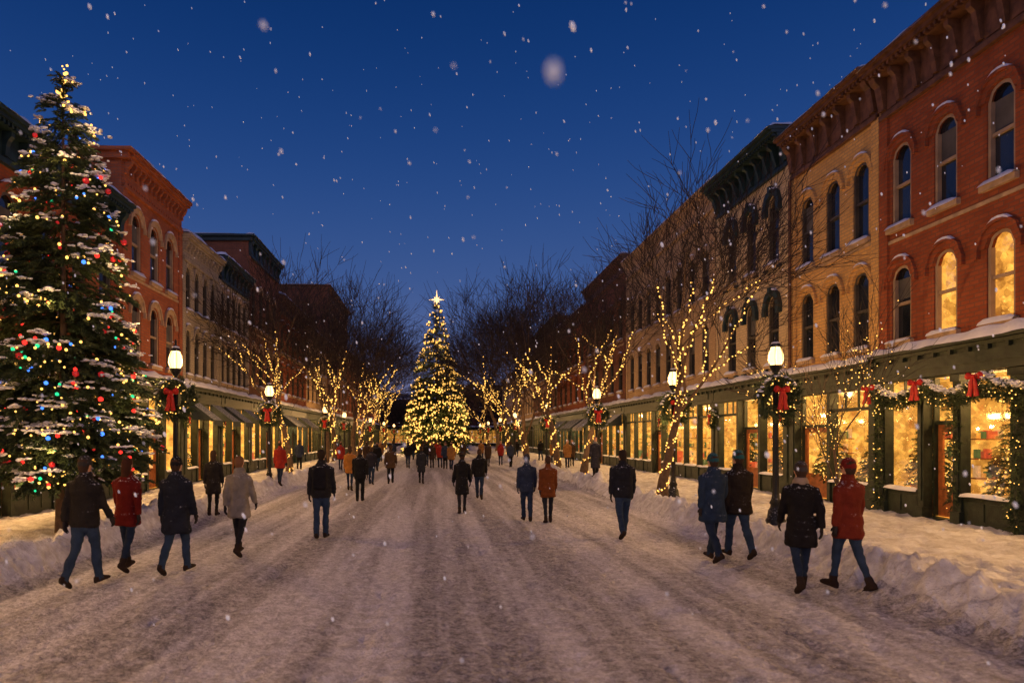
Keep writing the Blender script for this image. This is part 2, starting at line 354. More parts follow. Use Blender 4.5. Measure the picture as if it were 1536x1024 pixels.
def xmas_tree(name,loc,H,z0,R,ntier,per,nspray,sc,nb,colored,br,snowy,nlamp,lw,powr=.9,trunk=.13,n=46,nw=.017):
    E=empty(name,loc)
    p,d,s,zb,L,az=conifer_pts(H,z0,R,ntier,per,nspray,powr,.9)
    mb=MB();scl=sc*rng.uniform(.75,1.2,len(p))*(.5+.5*np.clip((H-p[:,2])/(H*.55),0,1))
    foliage(mb,p,d,scl,n=n,nw=nw)
    kk=90;lp=np.zeros((kk,3));lp[:,2]=H-rng.uniform(.1,1.9,kk)*sc*.8;ld=rng.normal(size=(kk,3));ld[:,2]=.4
    foliage(mb,lp,ld,np.full(kk,.6*sc),n=n,nw=nw)
    mb.build('needles',[FOL,FOL2],E)
    t=MB();t.tube([(0,0,-.1),(0.02,0,H*.12),(0,.02,H*.5),(0,0,H*.97)],[trunk*1.25,trunk,trunk*.4,.01],8)
    for i in range(len(L)):
        if i%3==0:
            o=np.array([math.cos(az[i]),math.sin(az[i]),0]);
            t.tube([np.array([0,0,zb[i]])+o*L[i]*q+np.array([0,0,L[i]*(.16*q-.40*q*q)-.01]) for q in(0,.4,.8)],[.02*sc,.014*sc,.005],4)
    t.build('trunk',[BARK],E,smooth=True)
    outer=np.where(s>.66)[0];ch=rng.choice(outer,nb)
    o=p[ch]*[1,1,0];o/=np.linalg.norm(o,axis=1)[:,None]+1e-9
    bp=p[ch]+o*.20*scl[ch][:,None]+np.stack([0*s[ch],0*s[ch],rng.uniform(-.02,.1,nb)*sc],-1)
    q=rng.random(nb);q=np.where(bp[:,2]>H-1.0,q*.7,q);lb=MB()
    if colored:
        bulbs(lb,bp[q<.70],br*.85,0,True);bulbs(lb,bp[(q>=.70)&(q<.82)],br*1.3,1,True);bulbs(lb,bp[(q>=.82)&(q<.92)],br*1.15,2,True);bulbs(lb,bp[q>=.92],br*1.15,3,True)
        tops=np.stack([rng.normal(size=30)*.04,rng.normal(size=30)*.04,H-rng.uniform(-.12,.7,30)],-1);bulbs(lb,tops,br*.9,0,True)
    else: bulbs(lb,bp,br,0,True)
    lb.build('string_lights',[BULB,BR,BB,BG],E,smooth=True)
    if colored:
        ob=MB();c2=rng.choice(outer,70);c2=c2[p[c2][:,2]<H-1.2];oo=p[c2]*[1,1,0];oo/=np.linalg.norm(oo,axis=1)[:,None]
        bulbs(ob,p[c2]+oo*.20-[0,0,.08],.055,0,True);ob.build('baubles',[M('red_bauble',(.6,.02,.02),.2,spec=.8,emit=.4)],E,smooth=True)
    if snowy: # snow lying on the outer boughs
        sb=MB();c3=rng.choice(np.where(s>.62)[0],snowy)
        pp=p[c3]+[0,0,.13]*np.ones((snowy,1))*scl[c3][:,None]+ (d[c3]*[1,1,0])/(np.linalg.norm(d[c3]*[1,1,0],axis=1)[:,None]+1e-9)*.16*scl[c3][:,None]
        foliage(sb,pp,d[c3]*[1,1,.2],.62*scl[c3]*rng.uniform(.6,1.15,len(pp)),m=(0,0),n=60,nl=.08,nw=.018)
        k=int(snowy*.6);kk=8
        off=rng.normal(size=(k*kk,3))*[.09,.09,.012]*sc
        lump_snow(sb,np.repeat(pp[:k],kk,0)+off,np.stack([rng.uniform(.03,.09,k*kk),rng.uniform(.03,.09,k*kk),rng.uniform(.015,.034,k*kk)],-1)*sc)
        sb.build('snow_on_branches',[SNOW],E,smooth=True)
    for i in range(nlamp):
        u=(i+.5)/nlamp;z=z0+(H-z0)*u*.9;r=R*(1-u*.9)**powr*1.06+.22*sc;a=(-1.2+1.1*math.sin(i*2.1)) if colored else i*1.3+3.4
        l=bpy.data.lights.new('tree_glow','POINT');l.energy=lw*(1-.5*u);l.color=(1,.62,.25);l.shadow_soft_size=.03
        obj('string_bulb',l,E,(r*math.cos(a),r*math.sin(a),z))
    return E
near=xmas_tree('christmas_tree',(-7.5,13.7,.12),9.2,1.15,1.66,20,13,9500,.86,820,True,.031,760,8,15,.68,n=44,nw=.018)
ctr=xmas_tree('christmas_tree',(0,80,.05),17.6,.9,3.9,24,16,6500,2.0,3000,False,.078,0,9,260,.84,.3,n=30,nw=.02)
sm=MB();
for i in range(8):
    a=i*math.pi/4;l=.95 if i%2==0 else .5
    tip=(math.sin(a)*l*(1.15 if i%4==0 else 1),0,math.cos(a)*l*(1.25 if i%4==0 else 1));n1=(math.cos(a)*.1,0,-math.sin(a)*.1);n2=(-n1[0],0,-n1[2])
    for yy in(-.12,.12): sm.add([n1,n2,tip,(0,yy,0)],[[0,2,3],[2,1,3]])
o=sm.build('star',[emis('star_glow',(1,.55,.18),4)],ctr);o.location=(0,0,18.0)
# ------------------------------------------------------------------ bare trees
def bare_paths(H,seed,r0,maxlev=5,spread=.62,tk=.30,mr=.010,sp0=(.35,.65)):
    R=random.Random(seed);out=[]
    def grow(p,d,L,r,lev):
        ns=4 if lev<3 else 3;P=[p.copy()];rad=[r];dd=d.copy()
        for i in range(ns):
            dd=dd+np.array([R.gauss(0,.12),R.gauss(0,.12),R.gauss(.02,.07)]);dd/=np.linalg.norm(dd)
            p=p+dd*L/ns;P.append(p.copy());rad.append(r*(1-.45*(i+1)/ns))
        out.append((np.array(P),np.array(rad),lev))
        if lev>=maxlev:return
        nc=[4,4,5,4,4][lev]
        a0=R.uniform(0,6.28)
        for c in range(nc):
            last=(c==0);t=1 if (last or (lev==0 and c<3)) else R.uniform(.35,.95)
            k=t*ns;i=min(int(k),ns-1);q=P[i]+(P[i+1]-P[i])*(k-i);rr=rad[i]*.72
            az=a0+c*2*math.pi/nc+R.uniform(-.4,.4)
            up=dd;s=np.cross(up,[.3,.2,1]);s/=np.linalg.norm(s)+1e-9;s2=np.cross(up,s)
            an=(R.uniform(.12,.3) if last else R.uniform(.75,1.25)*spread) if lev else R.uniform(*sp0)
            nd=up*math.cos(an)+(s*math.cos(az)+s2*math.sin(az))*math.sin(an);nd[2]+=.08;nd/=np.linalg.norm(nd)
            grow(q,nd,L*(R.uniform(.62,.84) if lev else R.uniform(.85,1.05)),max(rr*(.85 if last else .62),mr),lev+1)
    grow(np.zeros(3),np.array([0.03,.02,1.]),H*tk,r0,0)
    return out
def bare_mesh(name,paths):
    mb=MB()
    for P,r,l in paths:
        mb.tube(P,r if l else r*np.array([1.35,1.05,1,1,1]),[9,7,5,4,3,3][l],0 if l<3 else 1,cap=False)
    me=mb.build(name,[BARK,TWIG],smooth=True);m=me.data;bpy.data.objects.remove(me);return m
def string_mesh(name,paths,maxlev,zmax,r,dens):
    pts=[]
    for P,rad,l in paths:
        if l>maxlev:continue
        if l==maxlev and maxlev==2 and rng.random()<.35: continue
        seg=np.linalg.norm(np.diff(P,axis=0),axis=1);T=seg.sum();n=int(T*dens*(2.4 if l==0 else 1))
        cs=np.concatenate([[0],np.cumsum(seg)])
        for i in range(n):
            s=(i+rng.uniform(0,.9))/n*T;q=np.array([np.interp(s,cs,P[:,k]) for k in range(3)]);ra=np.interp(s,cs,rad)+.02
            if q[2]>zmax+rng.normal()*.5 or q[2]<.15:continue
            a=s*9+rng.uniform(-.7,.7);pts.append(q+np.array([math.cos(a)*ra,math.sin(a)*ra,rng.uniform(-.03,.03)]))
    mb=MB();bulbs(mb,np.array(pts),r,0,True);o=mb.build(name,[BULB],smooth=True);m=o.data;bpy.data.objects.remove(o);return m
TV={}
for k,(H,s,r0) in enumerate([(9.6,3,.15),(9.6,11,.15),(9.8,27,.16),(5.2,5,.05),(7.5,19,.15)]):
    pa=bare_paths(H,s,r0,4 if k==3 else 5,.4 if k==3 else (.6 if k==4 else .62),mr=.006 if k==3 else (.008 if k==4 else .011),tk=.36 if k==4 else .30,sp0=(.25,.5) if k==4 else (.35,.65))
    TV[k]=(bare_mesh('branches',pa),string_mesh('string_lights',pa,3,4.2,.012,4) if k==3 else string_mesh('string_lights',pa,2,6.3,.024,10),
           None if k==3 else string_mesh('string_lights_far',pa,2,5.4,.036,7))
def bare_tree(loc,v,rot,sc=1,lit=True,far=False,e=10):
    E=empty('bare_tree',loc);E.rotation_euler=(0,0,rot);E.scale=(sc,)*3
    obj('branches',TV[v][0],E)
    if lit:
        obj('string_lights',TV[v][2] if (far and TV[v][2]) else TV[v][1],E)
        for i in range(1 if far else 2):
            l=bpy.data.lights.new('tree_glow','POINT');l.energy=e*(2 if far else 1);l.color=(1,.6,.24);l.shadow_soft_size=.03
            obj('string_bulb',l,E,(.5*math.cos(i*3+1),.5*math.sin(i*3+1)-.3*i,2.2+i*1.6) if v!=3 else (.2,-.2,2+i))
bare_tree((6.45,19.6,.1),4,.4,1.0,e=18);bare_tree((6.2,29,.1),4,2.6,1.12,e=20);bare_tree((6.7,38,.1),2,.3,1.15,far=True,e=24)
bare_tree((6.6,50,.1),0,2.5,1.3,far=True,e=24);bare_tree((6.8,64,.1),1,.7,1.35,far=True,e=24)
bare_tree((9.65,16.4,.12),3,.5,1.04,e=4)
bare_tree((-6.6,30.5,.1),2,1.2,1.0,e=20);bare_tree((-6.6,44,.1),0,4,1.2,far=True,e=22);bare_tree((-6.3,55,.1),1,3.1,1.3,far=True,e=24);bare_tree((-6.6,70,.1),2,5,1.35,far=True,e=24)
bare_tree((-8,49,.1),2,2.2,1.35,lit=False);bare_tree((-7.5,62,.1),0,.9,1.6,lit=False);bare_tree((8.0,45,.1),0,1.9,1.3,lit=False);bare_tree((7.5,57,.1),1,5.2,1.5,lit=False);bare_tree((6.6,74,.1),2,1,1.6,lit=False);bare_tree((-6.5,86,.1),1,2,1.5,lit=True,far=True,e=18);bare_tree((7,90,.1),0,2.2,1.5,lit=True,far=True,e=18)
pm=MB()
for i in range(26):
    pa=bare_paths(rng.uniform(9,13),60+i%5,.2,4);x=-42+i*3.4+rng.uniform(-1,1);y=rng.uniform(122,132)
    for P,r,l in pa: pm.tube(P*[1.2,1.2,1]+[x,y,0],np.maximum(r,.05),3,0,cap=False)
pm.build('distant_trees',[TWIG])
hm=MB();xs=np.linspace(-400,400,120)
top=np.stack([xs,0*xs+330,14+16*fbm(xs*.012,xs*0,0,3,4)],-1);bot=top*[1,1,0]+[0,-120,-.5]
hm.add(np.vstack([bot,top]),[[i,i+1,121+i,120+i] for i in range(119)]);hm.build('hill',[M('distant_hillside',(.05,.055,.07),.95,vs=.05)],smooth=True)
# ------------------------------------------------------------------ lamps
def wreath_parts(R=.33,t=.12):
    mb=MB();k=260;a=rng.uniform(0,2*np.pi,k);b=rng.uniform(0,2*np.pi,k)
    c=np.stack([np.cos(a)*(R+t*.5*np.cos(b)),-t*.5*np.sin(b),np.sin(a)*(R+t*.5*np.cos(b))],-1)
    d=np.stack([-np.sin(a)+np.cos(a)*np.cos(b)*.9,-np.sin(b)*.8,np.cos(a)+np.sin(a)*np.cos(b)*.9],-1)
    foliage(mb,c,d,rng.uniform(.45,.7,k),n=40,nl=.13,nw=.012)
    lb=MB();a=rng.uniform(0,2*np.pi,30);bulbs(lb,np.stack([np.cos(a)*(R+rng.normal(size=30)*.06),np.full(30,-.16),np.sin(a)*(R+rng.normal(size=30)*.06)],-1),.014,0,True)
    a=rng.uniform(.2,3.0,46);pos=np.stack([np.cos(a)*(R+.06),rng.uniform(-.12,.05,46),np.sin(a)*(R+.06)+.05],-1)
    sb=MB();lump_snow(sb,pos,np.stack([rng.uniform(.03,.06,46),rng.uniform(.03,.05,46),0*a+.024],-1))
    return mb,lb,sb
def bow(mb,c,s=1,m=0):
    c=np.array(c,float)
    for sg in(-1,1):
        rings=[]
        for x,ry,rz,dz in((0,.02,.03,0),(.05,.035,.055,.01),(.10,.05,.08,.02),(.14,.045,.07,.015),(.165,.02,.035,.005)):
            a=np.arange(8)/8*2*np.pi
            rings.append(np.stack([c[0]+sg*x*s+0*a,c[1]+ry*s*np.cos(a),c[2]+dz*s+rz*s*np.sin(a)],-1))
        mb.loft(rings,m)
        P=[c+np.array([sg*.015,-.02,0])*s,c+np.array([sg*.04,-.05,-.14])*s,c+np.array([sg*.045,-.03,-.28])*s,c+np.array([sg*.07,-.05,-.42])*s]
        mb.tube(P,[.02*s,.045*s,.05*s,.055*s],6,m,ry=[.01*s,.009*s,.008*s,.006*s])
    mb.ell(c+np.array([0,-.03,0])*s,np.array([.04,.04,.045])*s,m)
def lamp_meshes():
    p=MB();p.lathe((0,0,0),[(.2,-.05),(.2,.1),(.17,.14),(.15,.3),(.11,.36),(.10,.42),(.125,.46),(.085,.55),(.065,.7),(.058,.9),(.05,2.0),(.045,3.0),(.06,3.03),(.05,3.08),(.075,3.16),(.045,3.22),(.09,3.3),(.13,3.36),(.13,3.4)],14)
    for k in range(8):
        a=k*math.pi/4;p.tube([(math.cos(a)*.06,math.sin(a)*.06,.6),(math.cos(a)*.047,math.sin(a)*.047,3.0)],[.009,.008],4)
    p.tube([(-.3,0,2.62),(.3,0,2.62)],[.014,.014],6);
    p.lathe((0,0,3.4),[(.10,.38),(.125,.40),(.10,.44),(.05,.50),(.026,.53),(.02,.57),(.028,.59),(.01,.66)],14)
    for k in range(6):
        a=k*math.pi/3;p.tube([(math.cos(a)*r,math.sin(a)*r,3.4+z) for r,z in((.115,0),(.165,.14),(.145,.28),(.105,.38))],[.007]*4,4)
    g=MB();g.lathe((0,0,3.4),[(.10,.0),(.14,.06),(.158,.14),(.15,.22),(.125,.31),(.095,.38)],16)
    w,l,s=wreath_parts();bw=MB();bow(bw,(0,-.19,.14),1.0);
    nl=len(s.V);s.ell((0,0,3.4+.47),(.09,.09,.035),0)
    mats=[(p,[IRON],'pole'),(g,[lampglass('lamp_glass')],'lantern_glass'),(w,[FOL,FOL2],'wreath'),(l,[BULB],'wreath_lights'),(s,[SNOW],'snow_cap'),(bw,[REDB],'bow')]
    out=[]
    for m,ma,n in mats:
        if n in('wreath','wreath_lights','bow'):
            m.V=[v+[0,-.08,2.72] for v in m.V]
        if n=='snow_cap': m.V=[v+([0,-.08,2.72] if i<nl else [0,0,0]) for i,v in enumerate(m.V)]
        o=m.build(n,ma,smooth=n in('pole','lantern_glass','bow','snow_cap'));out.append((n,o.data));bpy.data.objects.remove(o)
    return out
LM=lamp_meshes()
def street_lamp(x,y,e=290):
    E=empty('street_lamp',(x,y,.13))
    for n,d in LM: obj(n,d,E)
    l=bpy.data.lights.new('bulb','POINT');l.energy=e;l.color=(1,.58,.24);l.shadow_soft_size=.06;obj('bulb',l,E,(0,0,3.57))
for x,y in[(7.25,14.6),(7.0,20.2),(6.4,27.3),(6.6,41),(6.3,55),(6.5,70),(6.5,86),(6.5,102),(-5.85,15.3),(-6.3,25.7),(-7.1,43.5),(-7.3,54),(-6.8,70),(-6.8,88),(-6.5,104)]:
    street_lamp(x,y,290 if y<60 else 220)
street_lamp(7.3,4.0,200);street_lamp(-6.9,3.0,240)
# ------------------------------------------------------------------ buildings
class Face:
    """facade builder: u along street, d outward, z up"""
    def __init__(s,side,F): s.side=side;s.F=F
    def P(s,u,d,z):
        if s.side=='E':return (s.F-d,u,z)
        if s.side=='W':return (-(s.F-d),u,z)
        return (u,s.F-d,z)
    def box(s,mb,u0,u1,d0,d1,z0,z1,m=0): mb.hexa([s.P(u,d,z) for u in(u0,u1) for d in(d0,d1) for z in(z0,z1)],m)
    def poly(s,mb,pts,m=0): mb.add([s.P(*p) for p in pts],[list(range(len(pts)))],m)
    def ext(s,mb,prof,u0,u1,m=0):
        n=len(prof);v=[s.P(u0,d,z) for d,z in prof]+[s.P(u1,d,z) for d,z in prof]
        mb.add(v,[[i,(i+1)%n,n+(i+1)%n,n+i] for i in range(n)],m)
        mb.add(v[:n],[list(range(n))],m);mb.add(v[n:],[list(range(n))],m)
    def snow(s,mb,u0,u1,d0,d1,z,th=.07,m=0,hang=.03):
        nu=max(4,int((u1-u0)/.12));us=np.linspace(u0,u1,nu);ds=np.linspace(d0,d1,5)
        U,D=np.meshgrid(us,ds,indexing='ij');e=np.array([.2,.85,1,.9,0])[None,:]*np.ones((nu,1))
        e[0]*=.3;e[-1]*=.3
        hv=hang*(.4+1.2*vn(us*2.1,us*0+z,0,14))
        D=D+(.02+.05*vn(U*3,U*0+z,0,8))*np.array([0,0,0,.8,1.])[None]
        Z=z+th*e*(.55+.8*vn(U*2.3,D*3+z,0,4));Z[:,4]=z-hv
        v=np.stack(s.P(U,D,Z),-1)
        mb.add(v,[[i*5+j,i*5+j+1,(i+1)*5+j+1,(i+1)*5+j] for i in range(nu-1) for j in range(4)],m)
def arch_pts(uc,z1,w,rise,off=0,n=9):
    t=np.linspace(-1,1,n);r=rise+off if rise>0.01 else 0
    return [(uc+a*(w/2+off),(z1-rise)+(r*math.sqrt(max(0,1-a*a)) if rise>.01 else off)) for a in t]
def window(fc,W,uc,z0,z1,w,rise,style,lit,mats):
    A=arch_pts(uc,z1,w,rise)
    for (ua,za),(ub,zb) in zip(A,A[1:]):
        if rise>.01: fc.poly(W['wall'],[(ua,0,za),(ub,0,zb),(ub,0,z1),(ua,0,z1)])
        fc.poly(W['wall'],[(ua,0,za),(ub,0,zb),(ub,-.16,zb),(ua,-.16,za)])
        fc.poly(W['glass'],[(ua,-.13,z0),(ub,-.13,z0),(ub,-.13,zb),(ua,-.13,za)],1 if lit else 0)
    zl=z1-rise
    for u in(uc-w/2,uc+w/2): fc.poly(W['wall'],[(u,0,z0),(u,-.16,z0),(u,-.16,zl),(u,0,zl)])
    fc.poly(W['wall'],[(uc-w/2,0,z0),(uc+w/2,0,z0),(uc+w/2,-.16,z0),(uc-w/2,-.16,z0)])
    f=W['frame'];t=.07
    fc.box(f,uc-w/2+.002,uc-w/2+t,-.128,-.03,z0+.002,zl);fc.box(f,uc+w/2-t,uc+w/2-.002,-.128,-.03,z0+.002,zl)
    fc.box(f,uc-w/2+t,uc+w/2-t,-.127,-.05,z0+.003,z0+t+.02);zm=(z0+z1)/2
    fc.box(f,uc-w/2+t,uc+w/2-t,-.127,-.06,zm-.035,zm+.035)
    In=arch_pts(uc,z1-.002,w-.004,max(rise,.001));I2=arch_pts(uc,z1-t,w-2*t,max(rise-t*.4,.001))
    for i in range(len(In)-1):
        fc.poly(f,[(In[i][0],-.032,In[i][1]),(In[i+1][0],-.032,In[i+1][1]),(I2[i+1][0],-.032,I2[i+1][1]),(I2[i][0],-.032,I2[i][1])])
    if not lit and rng.random()<.6:
        hb=rng.uniform(.3,.6)*(z1-z0);fc.poly(W['frame'],[(uc-w/2+t,-.126,z1-hb),(uc+w/2-t,-.126,z1-hb),(uc+w/2-t,-.126,zl),(uc-w/2+t,-.126,zl)],1)
    tr=W['trim']
    fc.box(tr,uc-w/2-.1,uc+w/2+.1,-.02,.1,z0-.13,z0-.002)
    fc.snow(W['snow'],uc-w/2-.1,uc+w/2+.1,0,.1,z0+.0,.08)
    def band(o0,o1,d1,m=0,drop=0,cap=False):
        a=arch_pts(uc,z1,w,rise,o0);b=arch_pts(uc,z1,w,rise,o1)
        if rise<.01: a=[(uc-w/2-.08,z1+o0),(uc+w/2+.08,z1+o0)];b=[(uc-w/2-.08,z1+o1),(uc+w/2+.08,z1+o1)]
        for i in range(len(a)-1):
            q=[a[i],a[i+1],b[i+1],b[i]]
            fc.poly(tr,[(u,d1,z) for u,z in q],m)
            fc.poly(tr,[(b[i][0],0,b[i][1]),(b[i+1][0],0,b[i+1][1]),(b[i+1][0],d1,b[i+1][1]),(b[i][0],d1,b[i][1])],m)
            fc.poly(tr,[(a[i][0],0,a[i][1]),(a[i+1][0],0,a[i+1][1]),(a[i+1][0],d1,a[i+1][1]),(a[i][0],d1,a[i][1])],m)
            if cap and (len(a)==2 or 1<i<len(a)-3):
                th=[.0 if (len(a)>2 and j in(2,len(a)-3)) else .045 for j in(i,i+1)]
                p=[(b[i][0],b[i][1]),(b[i+1][0],b[i+1][1])]
                fc.poly(W['snow'],[(p[0][0],d1+.008,p[0][1]-.012),(p[1][0],d1+.008,p[1][1]-.012),(p[1][0],d1-.01,p[1][1]+th[1]),(p[0][0],d1-.01,p[0][1]+th[0])])
                fc.poly(W['snow'],[(p[0][0],0,p[0][1]+th[0]+.01),(p[1][0],0,p[1][1]+th[1]+.01),(p[1][0],d1-.01,p[1][1]+th[1]),(p[0][0],d1-.01,p[0][1]+th[0])])
        if drop:
            for sg in(-1,1):
                u=uc+sg*(w/2+o0);u2=uc+sg*(w/2+o1);fc.box(tr,min(u,u2),max(u,u2),.001,d1+.01,zl-drop,zl,m)
    if style=='hood': band(.01,.22,.13,1,.28,True);fc.box(tr,uc-.08,uc+.08,.001,.19,z1+.06,z1+.3,1);fc.box(tr,uc-w/2-.22,uc-w/2-.0,.001,.1,z0-.2,z0-.13,1);fc.box(tr,uc+w/2,uc+w/2+.22,.001,.1,z0-.2,z0-.13,1)
    elif style=='arch': band(.02,.16,.035,2);band(.16,.23,.08,2,.18,True)
    else: band(.0,.2,.04,0,0,True)
    if lit:
        r=W['room'];a,b2=uc-w/2-.4,uc+w/2+.4
        z=z0-.2;zt=z1+.2
        fc.poly(r,[(a,-1.3,z),(b2,-1.3,z),(b2,-1.3,zt),(a,-1.3,zt)]);
        for u in(a,b2): fc.poly(r,[(u,-.17,z),(u,-1.3,z),(u,-1.3,zt),(u,-.17,zt)])
        for zz in(z,zt): fc.poly(r,[(a,-.17,zz),(b2,-.17,zz),(b2,-1.3,zz),(a,-1.3,zz)])
        pts=np.array([fc.P(uc+rng.uniform(-w/2,w/2),-rng.uniform(.2,.9),rng.uniform(z0,z1-.15)) for _ in range(40)]);bulbs(W['bulb'],pts,.014)
def cornice(fc,W,u0,u1,H,style,drop=1.0,out=.55):
    c=W['corn'];th=.3
    fc.box(c,u0,u1,-.1,.05,H-drop,H-th)
    fc.box(c,u0-.0,u1+.0,-.1,.12,H-drop-.08,H-drop+.04)
    fc.box(c,u0-.02,u1+.02,-.1,out*.6,H-th,H-th+.1);fc.box(c,u0-.04,u1+.04,-.1,out*.85,H-th+.1,H-th+.2);fc.box(c,u0-.06,u1+.06,-.3,out,H-th+.2,H)
    fc.snow(W['snow'],u0-.06,u1+.06,-.3,out,H+.003,.18,hang=.05)
    sp={'heavy':.62,'brick':.36,'plain':.9}[style];n=max(2,int((u1-u0)/sp));bw=.13 if style!='brick' else .1
    hh=(drop-th)*(.85 if style!='brick' else .5)
    for i in range(n+1):
        u=u0+.12+(u1-u0-.24)*i/n
        big=1.0 if i not in(0,n) else 1.6
        pr=[(.05,H-th-.002),(out*.55*min(big,1.15),H-th-.002),(out*.55,H-th-.12),(out*.38,H-th-.22),(out*.3,H-th-hh*.6),(.13,H-th-hh),(.05,H-th-hh)]
        fc.ext(c,pr,u-bw*.5*big,u+bw*.5*big)
    if style!='heavy':
        m=int((u1-u0)/.2)
        for i in range(m):
            u=u0+(i+.5)*(u1-u0)/m;fc.box(c,u-.05,u+.05,.05,.1,H-drop+.05,H-drop+.14)
    else:
        for i in range(n):
            u=u0+.12+(u1-u0-.24)*(i+.5)/n;fc.box(c,u-.17,u+.17,.05,.07,H-drop+.12,H-th-.1)
        m=int((u1-u0)/.155)
        for i in range(m):
            u=u0+(i+.5)*(u1-u0)/m;fc.box(c,u-.04,u+.04,out*.6,out*.75,H-th+.01,H-th+.1)
def storefront(fc,W,u0,u1,z0,zt,bays,out=.36,energy=70,awn=None):
    s=W['shop'];fas=zt-.62
    fc.box(s,u0,u1,-.05,.16,fas,zt-.16);fc.box(s,u0,u1,-.05,.2,fas-.06,fas+.03)
    fc.box(s,u0-.02,u1+.02,-.02,out*.6,zt-.16,zt-.08);fc.box(s,u0-.03,u1+.03,-.02,out,zt-.08,zt)
    fc.snow(W['snow'],u0-.03,u1+.03,.0,out,zt+.003,.19)
    fc.box(s,u0+.5,u1-.5,.16,.185,fas+.12,zt-.25)
    n=max(3,int((u1-u0)/.5))
    for i in range(n+1):
        u=u0+.1+(u1-u0-.2)*i/n;fc.box(s,u-.035,u+.035,.16,.24,zt-.26,zt-.16)
    g0,g1,tr=z0+.62,fas-.62,fas-.08
    if bays is None:
        n=max(2,int(round((u1-u0)/1.75)));e=np.linspace(u0+.28,u1-.28,n+1);dk=n//2
        bays=[('d' if i==dk else 'w',e[i]+.07,e[i+1]-.07) for i in range(n)]
    ed=[u0+.003]+[x for b in bays for x in(b[1],b[2])]+[u1-.003]
    for a,b in zip(ed[0::2],ed[1::2]):
        fc.box(s,a,b,-.12,.10,z0-.15,fas-.06);
        if b-a>.2:
            fc.box(s,a-.02,b+.02,-.1,.15,z0-.15,z0+.25);fc.box(s,a-.02,b+.02,-.1,.15,fas-.22,fas-.08);fc.box(s,a+.05,b-.05,.1,.125,z0+.4,fas-.4)
    for k,a,b in bays:
        if k=='w':
            fc.box(s,a,b,-.12,.04,z0-.15,g0-.06);fc.box(s,a,b,-.12,.1,g0-.06,g0)
            m=2 if b-a<1.6 else 3
            for i in range(m):
                ua=a+(b-a)*i/m+.07;ub=a+(b-a)*(i+1)/m-.07;fc.box(s,ua,ub,.04,.06,z0+.1,g0-.14)
            fc.poly(W['sglass'],[(a,-.03,g0),(b,-.03,g0),(b,-.03,g1),(a,-.03,g1)])
            fc.box(s,a,b,-.06,.04,g1,g1+.09)
            fc.poly(W['sglass'],[(a,-.03,g1+.09),(b,-.03,g1+.09),(b,-.03,tr),(a,-.03,tr)])
            mm=max(2,int((b-a)/.5))
            for i in range(1,mm):
                u=a+(b-a)*i/mm;fc.box(s,u-.015,u+.015,-.05,.01,g1+.09,tr)
            if b-a>2.2: u=(a+b)/2;fc.box(s,u-.03,u+.03,-.06,.03,g0,g1)
            fc.snow(W['snow'],a,b,.02,.1,g0+.002,.05)
        else:
            dd=-.24
            for u,q in((a,.06),(b,-.06)): fc.box(s,min(u,u+q),max(u,u+q),dd,-.121,z0-.1,tr)
            fc.box(s,a,b,dd-.05,-.05,z0-.12,z0+.02)
            w0,w1=a+.08,b-.08;D=W['door'];top=z0+2.15
            fc.box(D,w0,w0+.13,dd,dd+.05,z0+.03,top);fc.box(D,w1-.13,w1,dd,dd+.05,z0+.03,top);fc.box(D,w0+.13,w1-.13,dd,dd+.05,z0+.03,z0+.75);fc.box(D,w0+.13,w1-.13,dd,dd+.05,top-.14,top)
            fc.box(D,w0+.2,w1-.2,dd+.05,dd+.065,z0+.15,z0+.63)
            fc.poly(W['sglass'],[(w0+.13,dd+.02,z0+.75),(w1-.13,dd+.02,z0+.75),(w1-.13,dd+.02,top-.14),(w0+.13,dd+.02,top-.14)])
            fc.box(s,a+.06,b-.06,dd,dd+.08,top,top+.09)
            fc.poly(W['sglass'],[(a+.06,dd+.02,top+.09),(b-.06,dd+.02,top+.09),(b-.06,dd+.02,tr),(a+.06,dd+.02,tr)])
            fc.box(D,w0+.03,w0+.07,dd+.05,dd+.1,z0+.95,z0+1.2)
        fc.box(s,a,b,-.12,.06,tr,fas-.06)
    r=W['room'];D=-3.2;zf,zc=z0+.05,fas-.02
    fc.poly(r,[(u0,D,zf),(u1,D,zf),(u1,D,zc),(u0,D,zc)])
    for u in(u0+.02,u1-.02): fc.poly(r,[(u,-.13,zf),(u,D,zf),(u,D,zc),(u,-.13,zc)])
    for z in(zf,zc): fc.poly(r,[(u0,-.13,z),(u1,-.13,z),(u1,D,z),(u0,D,z)])
    for k,a,b in bays:
        fc.box(r,b-.02,b+.02,-1.7,-.9,zf,zc-.3)
        for zz in(.9,1.35,1.8):
            fc.box(W['door'],b-.22,b-.021,-1.65,-.95,z0+zz,z0+zz+.03)
            for q in range(5): fc.box(W['goods'],b-.19,b-.05,-1.6+q*.13,-1.6+q*.13+rng.uniform(.05,.1),z0+zz+.031,z0+zz+rng.uniform(.12,.32),int(rng.integers(0,4)))
    for sh in range(4):
        z=z0+.5+sh*.55;fc.box(W['door'],u0+.3,u1-.3,D+.02,D+.4,z,z+.04)
        u=u0+.4
        while u<u1-.5:
            wd=rng.uniform(.08,.25);hh=rng.uniform(.12,.42);fc.box(W['goods'],u,u+wd,D+.06,D+.3,z+.041,z+.04+hh,int(rng.integers(0,4)));u+=wd+rng.uniform(.03,.2)
